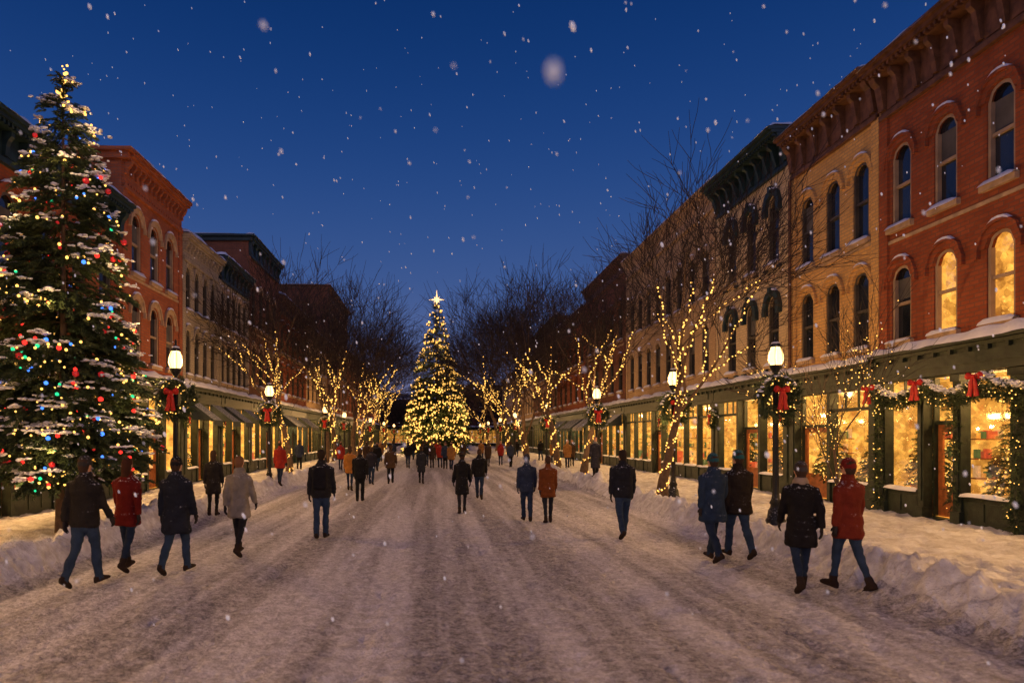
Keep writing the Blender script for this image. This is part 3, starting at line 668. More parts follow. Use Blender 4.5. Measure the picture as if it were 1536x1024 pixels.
    for k,a,b in bays:
        if k!='w':continue
        fc.box(W['door'],a,b,-.9,-.125,z0+.06,z0+.5)
        u=a+.12
        while u<b-.25:
            wd=rng.uniform(.12,.3);hh=rng.uniform(.15,.7);fc.box(W['goods'],u,u+wd,-.75,-.45,z0+.501,z0+.5+hh,int(rng.integers(0,4)));u+=wd+rng.uniform(.1,.35)
        pts=[]
        for i in range(int((b-a)*6)):
            cu,cd,cz_=rng.uniform(a+.05,b-.05),-rng.uniform(.2,.9),rng.uniform(g0+.05,tr-.1)
            for j in range(9): pts.append(fc.P(np.clip(cu+rng.normal()*.12,a,b),min(cd+rng.normal()*.08,-.15),min(cz_+rng.normal()*.14,tr)))
        bulbs(W['bulb'],np.array(pts),.015)
    cu=(u0+u1)/2;l=bpy.data.lights.new('shop_ceiling_light','AREA');l.shape='RECTANGLE';l.size=(u1-u0)*.8;l.size_y=.5;l.energy=energy*(u1-u0)/5;l.color=(1,.56,.2)
    o=obj('shop_ceiling_light',l,W['E']);p=np.array(fc.P(cu,-1.0,fas-.12))-np.array(W['E'].location);o.location=p
    tgt=np.array(fc.P(cu,2.6,0))-np.array(fc.P(cu,-1.0,fas-.12))
    o.rotation_euler=Vector(tgt).to_track_quat('-Z','Y').to_euler()
    if awn:
        for k,a,b in bays:
            if k!='w':continue
            n=8
            for i in range(n):
                ua,ub=a+(b-a)*i/n,a+(b-a)*(i+1)/n;mm=0 if awn=='dark' or i%2 else 1
                zt0,zt1=fas-.0,fas-.75
                fc.poly(W['awn'],[(ua,.17,zt0),(ub,.17,zt0),(ub,1.15,zt1),(ua,1.15,zt1)],mm)
                fc.poly(W['awn'],[(ua,1.15,zt1),(ub,1.15,zt1),(ub,1.16,zt1-.2),((ua+ub)/2,1.16,zt1-.25),(ua,1.16,zt1-.2)],mm)
            fc.poly(W['awn'],[(a,.17,zt0),(a,.17,zt1),(a,1.15,zt1)],0);fc.poly(W['awn'],[(b,.17,zt0),(b,.17,zt1),(b,1.15,zt1)],0)
BLIND=M('window_blind',(.09,.085,.08),.8,var=.3,vs=2)
def building(name,side,F,u0,u1,H,wall,ws,rows_,style,cstyle,cmat,trim,hood,framem,shopm,bays=None,lit=(),depth=12,drop=1.0,out=.55,wrap=False,energy=330,awn=None,shoptop=4.05,pipe=False,im=None):
    fc=Face(side,F);mid=fc.P((u0+u1)/2,0,0);E=empty(name,mid)
    W={k:MB() for k in('wall','trim','frame','glass','snow','room','corn','shop','sglass','door','goods','bulb','awn','roof','pipe')};W['E']=E
    zb=shoptop-.1;zt=H-drop-.05
    ops=[]
    for i,(uc,w) in enumerate(ws):
        for j,(a,b,rise) in enumerate(rows_): ops.append((uc-w/2,uc+w/2,a,b,uc,w,rise,(i,j) in lit))
    us=sorted({u0,u1}|{o[0] for o in ops}|{o[1] for o in ops});zs=sorted({zb,H-.05}|{o[2] for o in ops}|{o[3] for o in ops})
    for a,b in zip(us,us[1:]):
        for c,d in zip(zs,zs[1:]):
            m=((a+b)/2,(c+d)/2)
            if any(o[0]<m[0]<o[1] and o[2]<m[1]<o[3] for o in ops):continue
            fc.poly(W['wall'],[(a,0,c),(b,0,c),(b,0,d),(a,0,d)])
    for o in ops: window(fc,W,o[4],o[2],o[3],o[5],o[6],style,o[7],None)
    D=-depth
    for u in(u0+.004,u1-.004): fc.poly(W['wall'],[(u,0,shoptop-.7),(u,D,shoptop-.7),(u,D,H-.08),(u,0,H-.08)]);fc.poly(W['wall'],[(u,-.14,-.1),(u,D,-.1),(u,D,shoptop-.7),(u,-.14,shoptop-.7)])
    fc.poly(W['wall'],[(u0,D,-.1),(u1,D,-.1),(u1,D,H-.08),(u0,D,H-.08)])
    fc.poly(W['roof'],[(u0,-.3,H-.35),(u1,-.3,H-.35),(u1,D,H-.35),(u0,D,H-.35)])
    for a,b,r in rows_[1:]: fc.box(W['trim'],u0+.003,u1-.003,.001,.03,b+.62,b+.70)
    for u in(u0+.003,u1-.303): fc.box(W['wall'],u,u+.3,.002,.06,zb,zt)
    cornice(fc,W,u0+.065,u1-.065,H,cstyle,drop,out)
    if pipe: W['pipe'].tube([fc.P(u1-.12,.14,H-drop-.1),fc.P(u1-.12,.14,shoptop+.15)],[.05,.05],8)
    if wrap:
        c=W['corn']
        fc.box(c,u0-.3,u0+.0,-5,out-.01,H-.1,H-.001);fc.box(c,u0-.15,u0+.003,-5,out*.6,H-.3,H-.101)
        fc.snow(W['snow'],u0-.3,u0,-5,out-.05,H+.004,.08)
    storefront(fc,W,u0+.004,u1-.004,.13,shoptop,bays,energy=energy,awn=awn)
    L=mid
    def bl(k,n,mats,sm=False):
        if W[k].V:W[k].build(n,mats,E,L,sm)
    if im is None: im=INT if u1<60 and side!='S' else INTD
    bl('wall','walls',[wall]);bl('trim','window_trim',[trim,hood,hood]);bl('frame','window_frames',[framem,BLIND]);bl('glass','windows',[WINGL,GLASS])
    bl('snow','snow_caps',[SNOW],True);bl('room','interior',[im]);bl('corn','cornice',[cmat]);bl('shop','shopfront',[shopm]);bl('sglass','shop_windows',[GLASS]);bl('door','door_and_shelves',[WOOD])
    bl('goods','display_goods',GOODS);bl('bulb','window_string_lights',[BULB]);bl('awn','awning',[AWN,AWN2]);bl('roof','roof',[ROOF]);bl('pipe','downpipe',[cmat],True)
    return E,fc
def ev(u0,u1,n,w): e=(u1-u0)/n;return [(u0+e*(i+.5),w) for i in range(n)]
RWS=[(u,.70) for u in(16.75,15.3,13.8,12.4,11.0,9.6,8.3)]
building('red_brick_building','E',11.4,7.2,17.5,11.35,RED,RWS,[(7.2,9.2,.3),(4.35,6.2,.3)],'arch','heavy',BROWNP,TANP,RED,FRAME,DGREEN,
  bays=[('w',7.6,10.2),('d',10.5,11.4),('w',11.6,13.0),('w',13.45,14.72),('d',14.95,15.85),('w',16.05,17.2)],lit={(1,1),(2,1),(4,1)},out=.62,drop=1.25)
building('yellow_brick_building','E',11.4,17.52,21.9,11.5,YEL,[(18.35,.68),(19.65,.68),(21.0,.68)],[(7.25,9.35,.26),(4.35,6.4,.26)],'arch','heavy',BROWNP,TANP,YEL,FRAMED,DGREEN,drop=1.25,shoptop=3.95,out=.6,pipe=True)
building('cream_brick_building','E',11.4,21.92,27.7,12.0,CRM,[(23.1,.72),(24.75,.72),(26.35,.72)],[(7.85,10.15,.34),(4.45,6.75,.34)],'hood','heavy',TEAL,TANP,TEAL,FRAMED,DGREEN,drop=1.15,out=.75)
building('tan_brick_building','E',11.4,27.75,40.9,12.4,TAN,ev(28.2,40.6,8,.75),[(7.9,9.9,.25),(4.7,6.8,.25)],'flat','brick',TANP,TANP,TAN,FRAMED,DGREEN,drop=1.0,out=.4)
building('brown_brick_building','E',11.4,41,52,13.0,BRN,ev(41.3,51.7,5,.9),[(8,10.3,.3),(4.8,7,.3)],'arch','brick',BROWNP,TANP,BRN,FRAMED,DGREEN,awn='stripe',out=.4)
building('red_brick_building','E',11.4,52.1,64,12,RED,ev(52.4,63.7,5,.9),[(7.8,9.8,.3),(4.8,6.8,.3)],'arch','plain',BROWNP,TANP,RED,FRAMED,TEAL,awn='dark',out=.4)
building('brown_brick_building','E',11.4,64.1,80,13.5,BRN,ev(64.4,79.7,7,.9),[(8,10.3,.3),(4.8,7,.3)],'flat','plain',TEAL,TANP,BRN,FRAMED,DGREEN,out=.4)
building('tan_brick_building','E',11.4,80.1,118,11.5,TAN,ev(80.5,117.5,14,1),[(7.8,9.8,.1),(4.8,6.8,.1)],'flat','plain',BROWNP,TANP,TAN,FRAMED,DGREEN,out=.4,energy=120)
building('brown_brick_building','E',11.4,-8,7.1,10.5,BRN,ev(-7.7,6.9,8,.8),[(7.2,9.2,.3),(4.5,6.4,.3)],'arch','plain',BROWNP,TANP,BRN,FRAMED,DGREEN)
building('dark_brick_building','W',10,8.5,21.6,9.3,RED,[(u,.75) for u in(20.6,19.1,17.5,15.95,14.4,12.8,11.2,9.7)],[(5.5,7.7,.34)],'arch','heavy',TEAL,TANP,RED,FRAMED,DGREEN,drop=.95,out=.5)
building('orange_brick_building','W',10,21.65,26.7,11.1,ORG,[(22.75,.72),(24.2,.72),(25.6,.72)],[(7.4,9.4,.34),(4.5,6.55,.34)],'arch','brick',ORG,TANP,TANP,FRAME,DGREEN,drop=1.1,out=.45,wrap=True)
building('grey_stone_building','W',10,26.75,31.2,10.0,GRY,ev(26.95,31.0,4,.55),[(7.1,8.8,.25),(4.5,6.3,.25)],'arch','brick',GRY,GRY,GRY,FRAMED,DGREEN,drop=.95,out=.4,awn='dark')
building('buff_stone_building','W',10,31.25,36.2,10.3,GRY,ev(31.4,36.0,5,.55),[(7.1,8.8,.1),(4.5,6.3,.1)],'flat','heavy',TEAL,TANP,GRY,FRAMED,DGREEN,drop=1.0,out=.45,awn='dark')
building('brown_brick_building','W',10,36.25,43,12.7,BRN,ev(36.5,42.8,4,.8),[(8,10.3,.3),(4.8,7,.3)],'flat','plain',TEAL,TANP,BRN,FRAMED,DGREEN,out=.4,wrap=True)
building('red_brick_building','W',10,43.1,52,11,RED,ev(43.3,51.8,5,.8),[(7.4,9.3,.3),(4.8,6.6,.3)],'arch','plain',BROWNP,TANP,RED,FRAMED,TEAL,out=.4,awn='dark')
building('tan_brick_building','W',10,52.1,62,10.5,TAN,ev(52.3,61.8,5,.8),[(7.3,9.1,.1),(4.8,6.6,.1)],'flat','plain',BROWNP,TANP,TAN,FRAMED,DGREEN,out=.4)
building('brown_brick_building','W',10,62.1,76,15.8,BRN,ev(62.4,75.8,6,.9),[(11.5,13.6,.1),(8,10.2,.1),(4.8,7,.1)],'flat','plain',BROWNP,TANP,BRN,FRAMED,DGREEN,out=.4,wrap=True)
building('red_brick_building','W',10,76.1,118,11.5,RED,ev(76.5,117.5,15,1),[(7.8,9.8,.1),(4.8,6.8,.1)],'flat','plain',BROWNP,TANP,RED,FRAMED,DGREEN,out=.4,energy=120)
building('brown_brick_building','W',10,-8,8.4,9,BRN,ev(-7.7,8.2,8,.8),[(5.6,7.6,.3)],'arch','plain',BROWNP,TANP,BRN,FRAMED,DGREEN)
building('town_hall','S',136,-34,-3,9.5,BRN,ev(-33.5,-3.5,11,1.1),[(4.8,7,.3)],'arch','plain',BROWNP,TANP,BRN,FRAMED,DGREEN,energy=25)
building('brick_building','S',138,4,34,12.5,BRN,ev(4.5,33.5,10,1.1),[(8,10,.3),(4.8,7,.3)],'arch','plain',BROWNP,TANP,BRN,FRAMED,DGREEN,energy=25)
# ------------------------------------------------------------------ garlands & window trees
def garland(P,thick=.09,dens=110,sn=True,lights=16,name='garland'):
    P=np.asarray(P,float);seg=np.linalg.norm(np.diff(P,axis=0),axis=1);cs=np.concatenate([[0],np.cumsum(seg)]);T=cs[-1];k=int(T*dens)
    s=rng.uniform(0,T,k);q=np.stack([np.interp(s,cs,P[:,i]) for i in range(3)],-1);a=rng.normal(size=(k,3));a/=np.linalg.norm(a,axis=1)[:,None]
    E=empty(name,P[0]);mb=MB();foliage(mb,q+a*thick*.5,a,np.full(k,.42)*rng.uniform(.7,1.2,k),n=30,nl=.12,nw=.014)
    mb.build('needles',[FOL,FOL2],E,P[0])
    lb=MB();k2=int(T*lights);s=rng.uniform(0,T,k2);q=np.stack([np.interp(s,cs,P[:,i]) for i in range(3)],-1);a=rng.normal(size=(k2,3));a/=np.linalg.norm(a,axis=1)[:,None];a[:,0]=-abs(a[:,0])
    bulbs(lb,q+a*(thick*.8+.06),.013,0,True);lb.build('string_lights',[BULB],E,P[0])
    if sn:
        sb=MB();k3=int(T*85);s=rng.uniform(0,T,k3);q=np.stack([np.interp(s,cs,P[:,i]) for i in range(3)],-1)+[0,0,thick*.95]+rng.normal(size=(k3,3))*[.07,.02,.03]
        lump_snow(sb,q,np.stack([rng.uniform(.03,.06,k3),rng.uniform(.035,.07,k3),rng.uniform(.016,.03,k3)],-1));sb.build('snow_caps',[SNOW],E,P[0],True)
xg=11.06
def swag(ua,ub,z,sag): t=np.linspace(0,1,12);return [(xg,ua+(ub-ua)*a,z-sag*4*a*(1-a)) for a in t]
for a,b in((17.2,15.5),(15.5,13.8),(13.8,12.1)): garland(swag(a,b,3.12,.3),thick=.18,dens=260)
for u,z0 in((17.33,.2),(13.22,.1),(14.83,.5)): garland([(11.22,u,3.0),(11.22,u,1.6),(11.2,u,z0)],thick=.09,dens=120,sn=False,lights=9)
for u in(17.2,15.5,13.8):
    E=empty('ribbon_bow',(xg-.2,u,3.22));bm_=MB();bow(bm_,(0,0,0),.95);o=bm_.build('bow',[REDB],E,smooth=True);o.rotation_euler=(0,0,-1.1)
def small_tree(loc,H):
    p,d,s,zb,L,az=conifer_pts(H,.15,H*.27,12,8,520,.9);E=empty('window_christmas_tree',loc);mb=MB();foliage(mb,p,d,np.full(len(p),.55),n=36,nl=.13,nw=.015);mb.build('needles',[FOL2,FOL2],E)
    lb=MB();c=rng.choice(np.where(s>.5)[0],260);o=p[c]*[1,1,0];bulbs(lb,p[c]+o*.22,.018,0,True);lb.build('string_lights',[BULB],E)
for y,h in((16.6,1.95),(14.1,2.0),(12.2,1.9)): small_tree((11.98,y,.62),h)
for y,h in((20.6,1.9),(18.4,2.0),(23.3,1.9),(26.4,1.9)): small_tree((11.98,y,.62),h)
for y,h in((19.5,1.8),(23,1.8),(28,1.7)): small_tree((-10.6,y,.62),h)
for x,ys in((11.22,(22,27.75,34)),(-9.82,(21.6,26.7,31.2))):
    for y in ys:
        E=empty('wreath',(x,y,2.75));E.rotation_euler=(0,0,(-1 if x>0 else 1)*math.pi/2*.999);E.scale=(.8,)*3
        w_,l_,s_=wreath_parts();bb=MB();bow(bb,(0,-.17,.12),1.0);w_.build('needles',[FOL,FOL2],E);l_.build('string_lights',[BULB],E);bb.build('bow',[REDB],E,smooth=True);s_.build('snow_caps',[SNOW],E,smooth=True)
# ------------------------------------------------------------------ people
FM={}
def fab(c,kind):
    k=(tuple(c),kind)
    if k not in FM:
        FM[k]=M('%s_fabric'%kind,c,.9,var=.25,vs=7,bump=.5,bs=50,spec=.1,snow=.18 if kind in('coat','hat') else 0,bd=.014)
    return FM[k]
SKIN=M('skin',(.5,.27,.18),.55,var=.1);EYE=M('eye',(.03,.02,.015),.2)
def person_mesh(sp,vox):
    src=MB();fem=sp.get('fem',0);cl=sp.get('len',.8);sw=.96 if fem else 1.08
    hem=cl;fl=.03 if cl<.75 else 0
    rg=[(hem-.005,.17+fl,.12+fl,0),(hem+.02,.188+fl,.14+fl,0),(max(.95,hem+.08),.186,.142,-.01),(1.06,.166 if fem else .182,.125,-.005),(1.2,.178,.13,-.005),(1.32,.198,.138,-.01),(1.40,.2,.125,-.012),(1.445,.165,.105,-.01),(1.48,.105,.088,-.005),(1.52,.075,.078,0),(1.555,.078,.082,.004),(1.57,.06,.064,.004)]
    a=np.arange(22)/22*2*np.pi
    def sup(t,e): return np.sign(t)*np.abs(t)**e
    R=[np.stack([sup(np.cos(a),.82)*w*sw,sup(np.sin(a),.88)*d+y,0*a+z],-1) for z,w,d,y in rg];src.loft(R,0)
    src.loft([np.stack([np.cos(a)*w,np.sin(a)*d,0*a+z],-1) for z,w,d in((.74,.1,.07),(.80,.165,.12),(.9,.172,.125),(1.0,.16,.11))],1)
    for sg,(th,kn,pt) in zip((-1,1),sp['legs']):
        hip=np.array([sg*.085,0,.90]);th,kn,pt=map(math.radians,(th,kn,pt))
        k=hip+.42*np.array([0,math.sin(th),-math.cos(th)]);an=k+.40*np.array([-sg*.03,math.sin(th-kn),-math.cos(th-kn)])
        m1=(hip*.5+k*.5)+np.array([0,.01,0]);m2=k*.6+an*.4-np.array([0,.012,0])
        th_r=.95 if fem else 1.04
        src.tube([hip+[0,0,.03],hip*.7+k*.3,m1,k,m2,an*.8+k*.2,an,an+(an-k)*.09],np.array([.092,.09,.08,.062,.064 if not fem else .055,.056 if not fem else .045,.055 if not fem else .042,.054 if not fem else .04])*th_r,14,1)
        f=np.array([sg*.12,math.cos(pt),math.sin(pt)]);f/=np.linalg.norm(f);up=np.cross([1,0,0],f);up/=np.linalg.norm(up);sd=np.cross(f,up)
        rr=[]
        for t,w_,h_ in((-.085,.018,.02),(-.07,.036,.045),(-.03,.042,.06),(.02,.043,.06),(.07,.045,.045),(.12,.05,.034),(.165,.045,.028),(.195,.022,.016)):
            c=an+f*t+up*(-.085+h_);rr.append([c+sd*w_*sup(math.cos(q),.7)+up*h_*sup(math.sin(q),.7) for q in a[::2]])
        src.loft(rr,2);src.tube([an-up*.06,an+(k-an)*.22],[.05,.054],10,2)
    hands=MB()
    for sg,(sa,eb,spl) in zip((-1,1),sp['arms']):
        S=np.array([sg*.178*sw,-.01,1.405]);sa,eb=math.radians(sa),math.radians(eb)
        el=S+.285*np.array([sg*spl,math.sin(sa),-math.cos(sa)]);wr=el+.245*np.array([sg*spl*.3,math.sin(sa+eb),-math.cos(sa+eb)])
        src.tube([S+[-sg*.05,0,.0],S+[sg*.005,0,-.02],S*.5+el*.5,el,el*.5+wr*.5,wr],[.062,.07,.063,.057,.054,.048],12,0)
        dr=(wr-el)/np.linalg.norm(wr-el);hd=dr*.8+np.array([0,.15,-.3]);hd/=np.linalg.norm(hd)
        sx=np.array([0,1,0])-hd*hd[1];sx/=np.linalg.norm(sx);nn=np.cross(hd,sx)
        hands.tube([wr-dr*.02,wr+hd*.02,wr+hd*.06,wr+hd*.095],[.026,.036,.042,.038],10,0,ry=[.022,.02,.018,.014],ref=sx)
        for i,(ln,o_) in enumerate(((.068,.03),(.078,.01),(.072,-.011),(.055,-.031))):
            p0=wr+hd*.085+sx*o_;cv=-sg*nn*.02
            hands.tube([p0,p0+hd*ln*.4+cv*.3,p0+hd*ln*.75+cv*.9,p0+hd*ln+cv*1.8],[.0105,.01,.009,.006],6,0)
        p0=wr+hd*.03+sx*.034;hands.tube([p0,p0+hd*.025+sx*.022,p0+hd*.055+sx*.027],[.0125,.012,.008],6,0)
    cz=1.545;hr=[(0,.03,.034,.032),(.02,.046,.055,.022),(.05,.058,.075,.01),(.09,.070,.088,.003),(.13,.077,.096,0),(.17,.076,.096,-.003),(.20,.064,.082,-.005),(.223,.04,.052,-.005),(.232,.012,.015,-.004)]
    src.loft([np.stack([np.cos(a)*w_,np.sin(a)*d_+y,0*a+cz+z],-1) for z,w_,d_,y in hr],3)
    src.tube([(0,-.01,1.46),(0,0,1.6)],[.058,.054],12,3)
    src.ell((0,.1,cz+.095),(.014,.02,.026),3);src.ell((0,.09,cz+.13),(.05,.012,.01),3);src.ell((0,.088,cz+.05),(.024,.01,.01),3)
    for sg in(-1,1): src.ell((sg*.078,-.005,cz+.105),(.012,.02,.032),3)
    hs=[(.10,.078,.075,-.032),(.13,.083,.09,-.018),(.165,.084,.1,-.011),(.2,.074,.092,-.01),(.228,.052,.064,-.008),(.243,.018,.022,-.006)]
    if sp.get('hair')=='long':
        hs=[(-.06,.05,.035,-.075),(0,.072,.05,-.058),(.06,.082,.064,-.045)]+hs
    else: hs=[(.035,.05,.03,-.055),(.07,.07,.055,-.045)]+hs
    src.loft([np.stack([np.cos(a)*w_,np.sin(a)*d_+y,0*a+cz+z],-1) for z,w_,d_,y in hs],4)
    if sp.get('hat'):
        h=[(.105,.082,.1,-.006),(.11,.09,.108,-.006),(.145,.092,.11,-.006),(.15,.087,.105,-.006),(.19,.083,.1,-.008),(.225,.066,.082,-.01),(.25,.04,.05,-.012),(.26,.012,.015,-.012)]
        src.loft([np.stack([np.cos(a)*w_,np.sin(a)*d_+y,0*a+cz+z],-1) for z,w_,d_,y in h],5)
    if sp.get('scarf'): src.loft([np.stack([np.cos(a)*w_,np.sin(a)*w_+.002,0*a+z],-1) for z,w_ in((1.475,.085),(1.49,.107),(1.53,.107),(1.555,.092),(1.57,.07))],6)
    if sp.get('hood'): src.loft([np.stack([np.cos(a)*w_,np.sin(a)*d_-.075,0*a+z],-1) for z,w_,d_ in((1.36,.03,.02),(1.39,.085,.045),(1.45,.115,.06),(1.51,.105,.055),(1.545,.06,.03))],0)
    if sp.get('pack'): src.loft([np.stack([sup(np.cos(a),.5)*w_,sup(np.sin(a),.6)*d_-.19,0*a+z],-1) for z,w_,d_ in((1.0,.12,.06),(1.02,.145,.085),(1.15,.15,.09),(1.32,.145,.075),(1.41,.12,.05),(1.43,.08,.03))],6)
    V=np.concatenate(src.V);zmin=V[:,2].min();V[:,2]-=zmin
    tot=V[:,2].max()
    faces=[];fm=[]
    for f,m in src.F:
        faces+=f.tolist();fm+=[m]*len(f)
    me=bpy.data.meshes.new('t');me.from_pydata(V.tolist(),[],faces);me.update();o=bpy.data.objects.new('t',me);COL.objects.link(o)
    r=o.modifiers.new('r','REMESH');r.mode='VOXEL';r.voxel_size=vox;r.use_smooth_shade=True
    s=o.modifiers.new('s','SMOOTH');s.factor=.5;s.iterations=2 if vox<.02 else 1
    dg=bpy.context.evaluated_depsgraph_get();m2=bpy.data.meshes.new_from_object(o.evaluated_get(dg));bpy.data.objects.remove(o)
    bvh=BVHTree.FromPolygons([Vector(v) for v in V],faces)
    n=len(m2.polygons);cen=np.empty(n*3);m2.polygons.foreach_get('center',cen);cen=cen.reshape(-1,3)
    mi=np.array([fm[bvh.find_nearest(Vector(c))[2]] for c in cen],np.int32)
    co=np.empty(len(m2.vertices)*3);m2.vertices.foreach_get('co',co);co=co.reshape(-1,3)
    no=np.empty(len(m2.vertices)*3);m2.vertices.foreach_get('normal',no);no=no.reshape(-1,3)
    body=(co[:,2]<tot-.25)&(co[:,2]>.1);sd=sp.get('seed',1)
    fo=(fbm(co[:,0]*9+sd,co[:,1]*9,co[:,2]*5,sd,3)-.5)*.034+(vn(co[:,0]*7+co[:,2]*6,co[:,1]*7,co[:,2]*22,sd)-.5)*.016
    co=co+no*(fo*body)[:,None]
    pl=np.empty(len(m2.polygons),np.int32);m2.polygons.foreach_get('loop_total',pl)
    li=np.empty(len(m2.loops),np.int32);m2.loops.foreach_get('vertex_index',li);ls=np.empty(n,np.int32);m2.polygons.foreach_get('loop_start',ls)
    out=MB();out.V.append(co);out.n=len(co)
    for k in(3,4):
        for mt in range(8):
            sel=(pl==k)&(mi==mt)
            if sel.any(): out.F.append((li[ls[sel][:,None]+np.arange(k)[None]],mt))
    off=out.n
    for v in hands.V: out.V.append(v-[0,0,zmin])
    for f,m in hands.F: out.F.append((f+off,7))
    out.n+=hands.n
    for sg in(-1,1): out.ell((sg*.03,.087,cz+.112-zmin),(.012,.009,.007),8,8,5)
    mats=[fab(sp['coat'],'coat'),fab(sp['pants'],'trouser'),fab((.03,.02,.016),'boot'),SKIN,fab(sp.get('hairc',(.05,.03,.02)),'hair'),fab(sp.get('hat') or (.02,.02,.02),'hat'),fab(sp.get('scarf') or sp.get('pack') or (.02,.02,.02),'wool'),fab((.03,.025,.025),'glove') if sp.get('glove',1) else SKIN,EYE]
    ob=out.build('body',mats,smooth=True);md=ob.data;bpy.data.objects.remove(ob);bpy.data.meshes.remove(me)
    return md,tot
def gz(x,y): return float(height(np.array([x]),np.array([y]))[0])
def place(name,px,fy,hy,sp,vox=.016,rot=0,cache={}):
    """px,fy,hy: survey of the photo, turned into metres on the ground"""
    Y=2048/(fy-655);X=(px-655)*Y/1024;hgt=(fy-hy)*Y/1024
    k=sp.get('key')
    if k and k in cache: md,t=cache[k]
    else:
        md,t=person_mesh(sp,vox)
        if k:cache[k]=(md,t)
    E=empty(name,(X,Y,gz(X,Y)+.004));E.rotation_euler=(0,0,math.radians(rot));s=hgt/t;s=min(max(s,.85),1.12);E.scale=(s,)*3
    obj('body',md,E)
W1=[(15,5,8),(-13,16,-30)];W2=[(-13,18,-30),(15,5,8)];W3=[(9,4,4),(-8,10,-16)];W4=[(-6,8,-8),(7,4,2)];ST=[(2,2,0),(-2,2,0)]
A1=[(-15,12,.16),(16,18,.14)];A2=[(15,18,.14),(-16,12,.18)];A3=[(-6,10,.13),(8,14,.13)]
BLK=(.012,.012,.013);JEAN=(.026,.045,.085);DJ=(.018,.03,.06)
place('walking_man',128,881,683,dict(coat=(.020,.018,.017),pants=JEAN,legs=W2,arms=A1,len=.82,hat=(.03,.028,.028),seed=1,hood=1),rot=-12)
place('walking_woman',191,859,688,dict(coat=(.13,.013,.010),pants=DJ,legs=W1,arms=A2,len=.72,fem=1,hair='long',hairc=(.05,.02,.012),seed=2),rot=-4)
place('walking_man',265,860,682,dict(coat=(.016,.019,.028),pants=JEAN,legs=W2,arms=A3,len=.62,hat=BLK,seed=3,hood=1),rot=-10)
place('walking_woman',320,775,676,dict(coat=(.02,.018,.018),pants=BLK,legs=W4,arms=A3,len=.6,fem=1,hair='long',seed=4),rot=5)
place('walking_woman',359,835,684,dict(coat=(.23,.205,.17),pants=(.02,.02,.022),legs=W1,arms=A1,len=.68,fem=1,hair='short',hairc=(.16,.08,.04),seed=5,scarf=(.21,.19,.16)),rot=-6)
place('walking_man',482,806,672,dict(coat=(.02,.02,.022),pants=JEAN,legs=W4,arms=A3,len=.82,pack=(.012,.012,.014),seed=6,hairc=(.03,.02,.012)))
place('walking_woman',525,736,668,dict(coat=(.36,.15,.03),pants=DJ,legs=W3,arms=A3,len=.7,fem=1,hair='long',seed=7),vox=.022)
place('walking_man',540,752,672,dict(coat=BLK,pants=BLK,legs=W4,arms=A2,len=.75,seed=8),vox=.022)
place('walking_man',557,727,670,dict(coat=(.02,.02,.03),pants=DJ,legs=W3,arms=A1,len=.8,seed=9),vox=.022)
place('walking_man',586,726,667,dict(coat=(.06,.035,.02),pants=BLK,legs=W2,arms=A1,len=.72,seed=10,key='f1'),vox=.022)
place('walking_woman',632,725,668,dict(coat=(.02,.022,.03),pants=BLK,legs=W3,arms=A3,len=.55,fem=1,seed=11,key='f2',hat=BLK),vox=.022)
place('walking_woman',693,770,676,dict(coat=(.014,.014,.015),pants=(.02,.02,.025),legs=W4,arms=[(0,30,.2),(0,30,.2)],len=.56,fem=1,hair='short',seed=12,hood=1,hat=BLK))
place('walking_man',719,750,674,dict(coat=BLK,pants=DJ,legs=W1,arms=A1,len=.8,seed=13),vox=.02,rot=-5)
place('walking_man',790,782,680,dict(coat=(.025,.036,.065),pants=DJ,legs=W3,arms=A3,len=.78,seed=14,hood=1,hat=(.02,.025,.035)))
place('walking_woman',822,783,682,dict(coat=(.15,.045,.013),pants=(.02,.022,.028),legs=W4,arms=A3,len=.68,fem=1,hair='short',seed=15))
place('walking_man',934,806,672,dict(coat=(.018,.019,.024),pants=JEAN,legs=W2,arms=A3,len=.82,seed=16,hairc=(.03,.02,.015)))
place('standing_woman',893,735,676,dict(coat=(.03,.03,.04),pants=BLK,legs=ST,arms=A3,len=.4,fem=1,hair='long',seed=17,scarf=(.2,.2,.2)),vox=.022,rot=150)
place('walking_man',1069,842,678,dict(coat=(.02,.036,.07),pants=DJ,legs=W2,arms=A3,len=.66,seed=18,hat=(.018,.08,.10),hood=1),rot=12)
place('walking_man',1107,839,675,dict(coat=(.022,.017,.014),pants=JEAN,legs=W1,arms=A3,len=.74,seed=19,hat=(.018,.09,.10)),rot=8)
place('walking_woman',1201,887,690,dict(coat=(.013,.012,.013),pants=DJ,legs=W2,arms=A2,len=.62,fem=1,hat=(.05,.045,.045),scarf=(.28,.22,.17),hair='short',seed=20),rot=-14)
place('walking_woman',1272,891,687,dict(coat=(.14,.022,.012),pants=JEAN,legs=W1,arms=A3,len=.72,fem=1,hat=(.15,.016,.013),hair='short',seed=21),rot=12)
cs=[(BLK,'c1'),((.05,.03,.02),'c2'),((.3,.03,.02),'c3'),((.03,.04,.07),'c4'),((.25,.12,.04),'c5')]
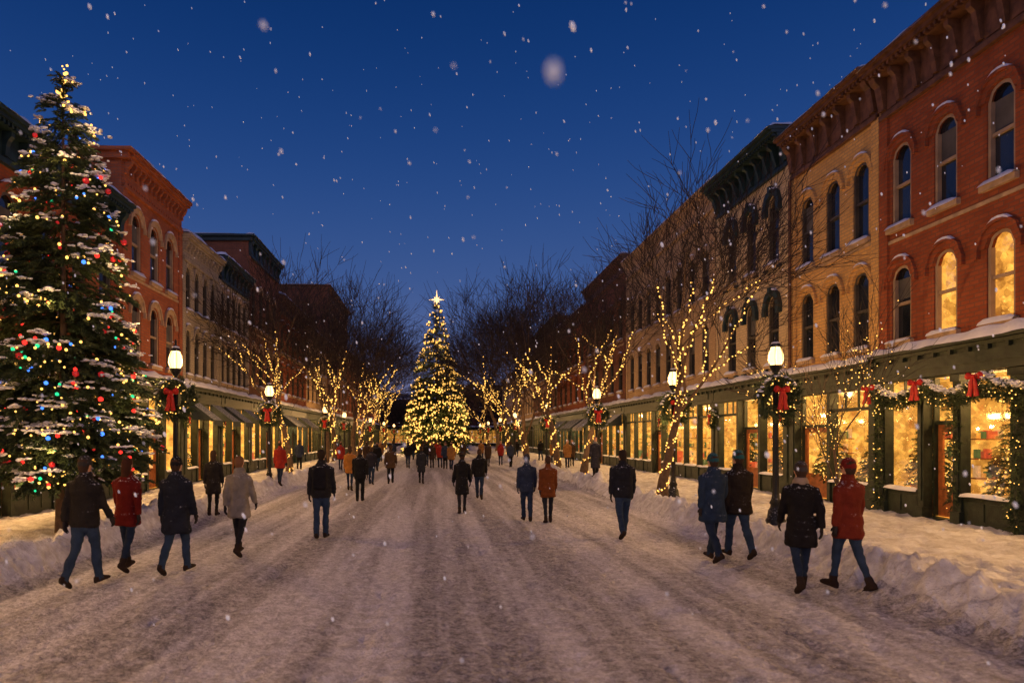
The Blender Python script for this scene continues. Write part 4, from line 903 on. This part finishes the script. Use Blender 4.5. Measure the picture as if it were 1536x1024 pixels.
crowd=[(612,703),(648,702),(660,701),(668,703),(677,704),(640,699),(732,700),(751,698),(766,700),(851,704),(566,706),(550,703),(511,706),(505,700),(722,691),(620,690),(635,691),(655,690),(590,692),(571,692),(811,693),(858,702),(420,735),(449,708),(830,700),(775,690),(695,693)]
for i,(px,fy) in enumerate(crowd):
    c,k=cs[i%5];Y=2048/(fy-655);hy=fy-1.72*1024/Y
    place('walking_person',px,fy,hy,dict(coat=c,pants=BLK if i%2 else DJ,legs=[W1,W2,W3,W4,W3][i%5],arms=A3,len=[.8,.6,.7,.75,.65][i%5],fem=i%5 in(1,2),seed=30+i,key=k,hat=BLK if i%5==3 else None),vox=.03,rot=[0,180,10,170,-10,0][i%6])
# ------------------------------------------------------------------ falling snow
fl=MB()
def flakes(k,lo,hi,s0,s1,dmin):
    P=np.stack([rng.uniform(lo[i],hi[i],k) for i in range(3)],-1)
    P=P[np.linalg.norm(P-[0,0,2],axis=1)>dmin];k=len(P)
    d=np.tile([.28,0.1,-1.],(k,1))+rng.normal(size=(k,3))*.12
    sz=rng.uniform(s0,s1,k);fl.inst(ICO,ICOF,P,basis(d),np.stack([sz*rng.uniform(1.4,2.4,k),sz,sz],-1))
flakes(2300,(-12,-4,.3),(15,20,12),.007,.015,3.5)
flakes(900,(-4.5,-4,.6),(6,5.5,6.5),.0035,.0075,.8)
SF=M('glowing_snowflake',(.8,.82,.88),.9,emit=.16,ec=(.6,.7,1.0));fl.build('falling_snow',[SF],smooth=True)  # faint bluish glow put into the flakes so they show up
# ------------------------------------------------------------------ camera
cam=bpy.data.cameras.new('Camera');co=obj('Camera',cam,None,(0,0,2));co.rotation_euler=(math.radians(90),0,0)
cam.lens=24;cam.sensor_width=36;cam.shift_x=(768-655)/1536;cam.shift_y=(655-512)/1536;cam.clip_end=5000;cam.clip_start=.05
cam.dof.use_dof=True;cam.dof.focus_distance=17;cam.dof.aperture_fstop=1.2
scene.camera=co
scene.view_settings.view_transform='Standard';scene.view_settings.look='None';scene.view_settings.exposure=0
print('objs',len(bpy.data.objects),'polys',sum(len(o.data.polygons) for o in bpy.data.objects if o.type=='MESH'))
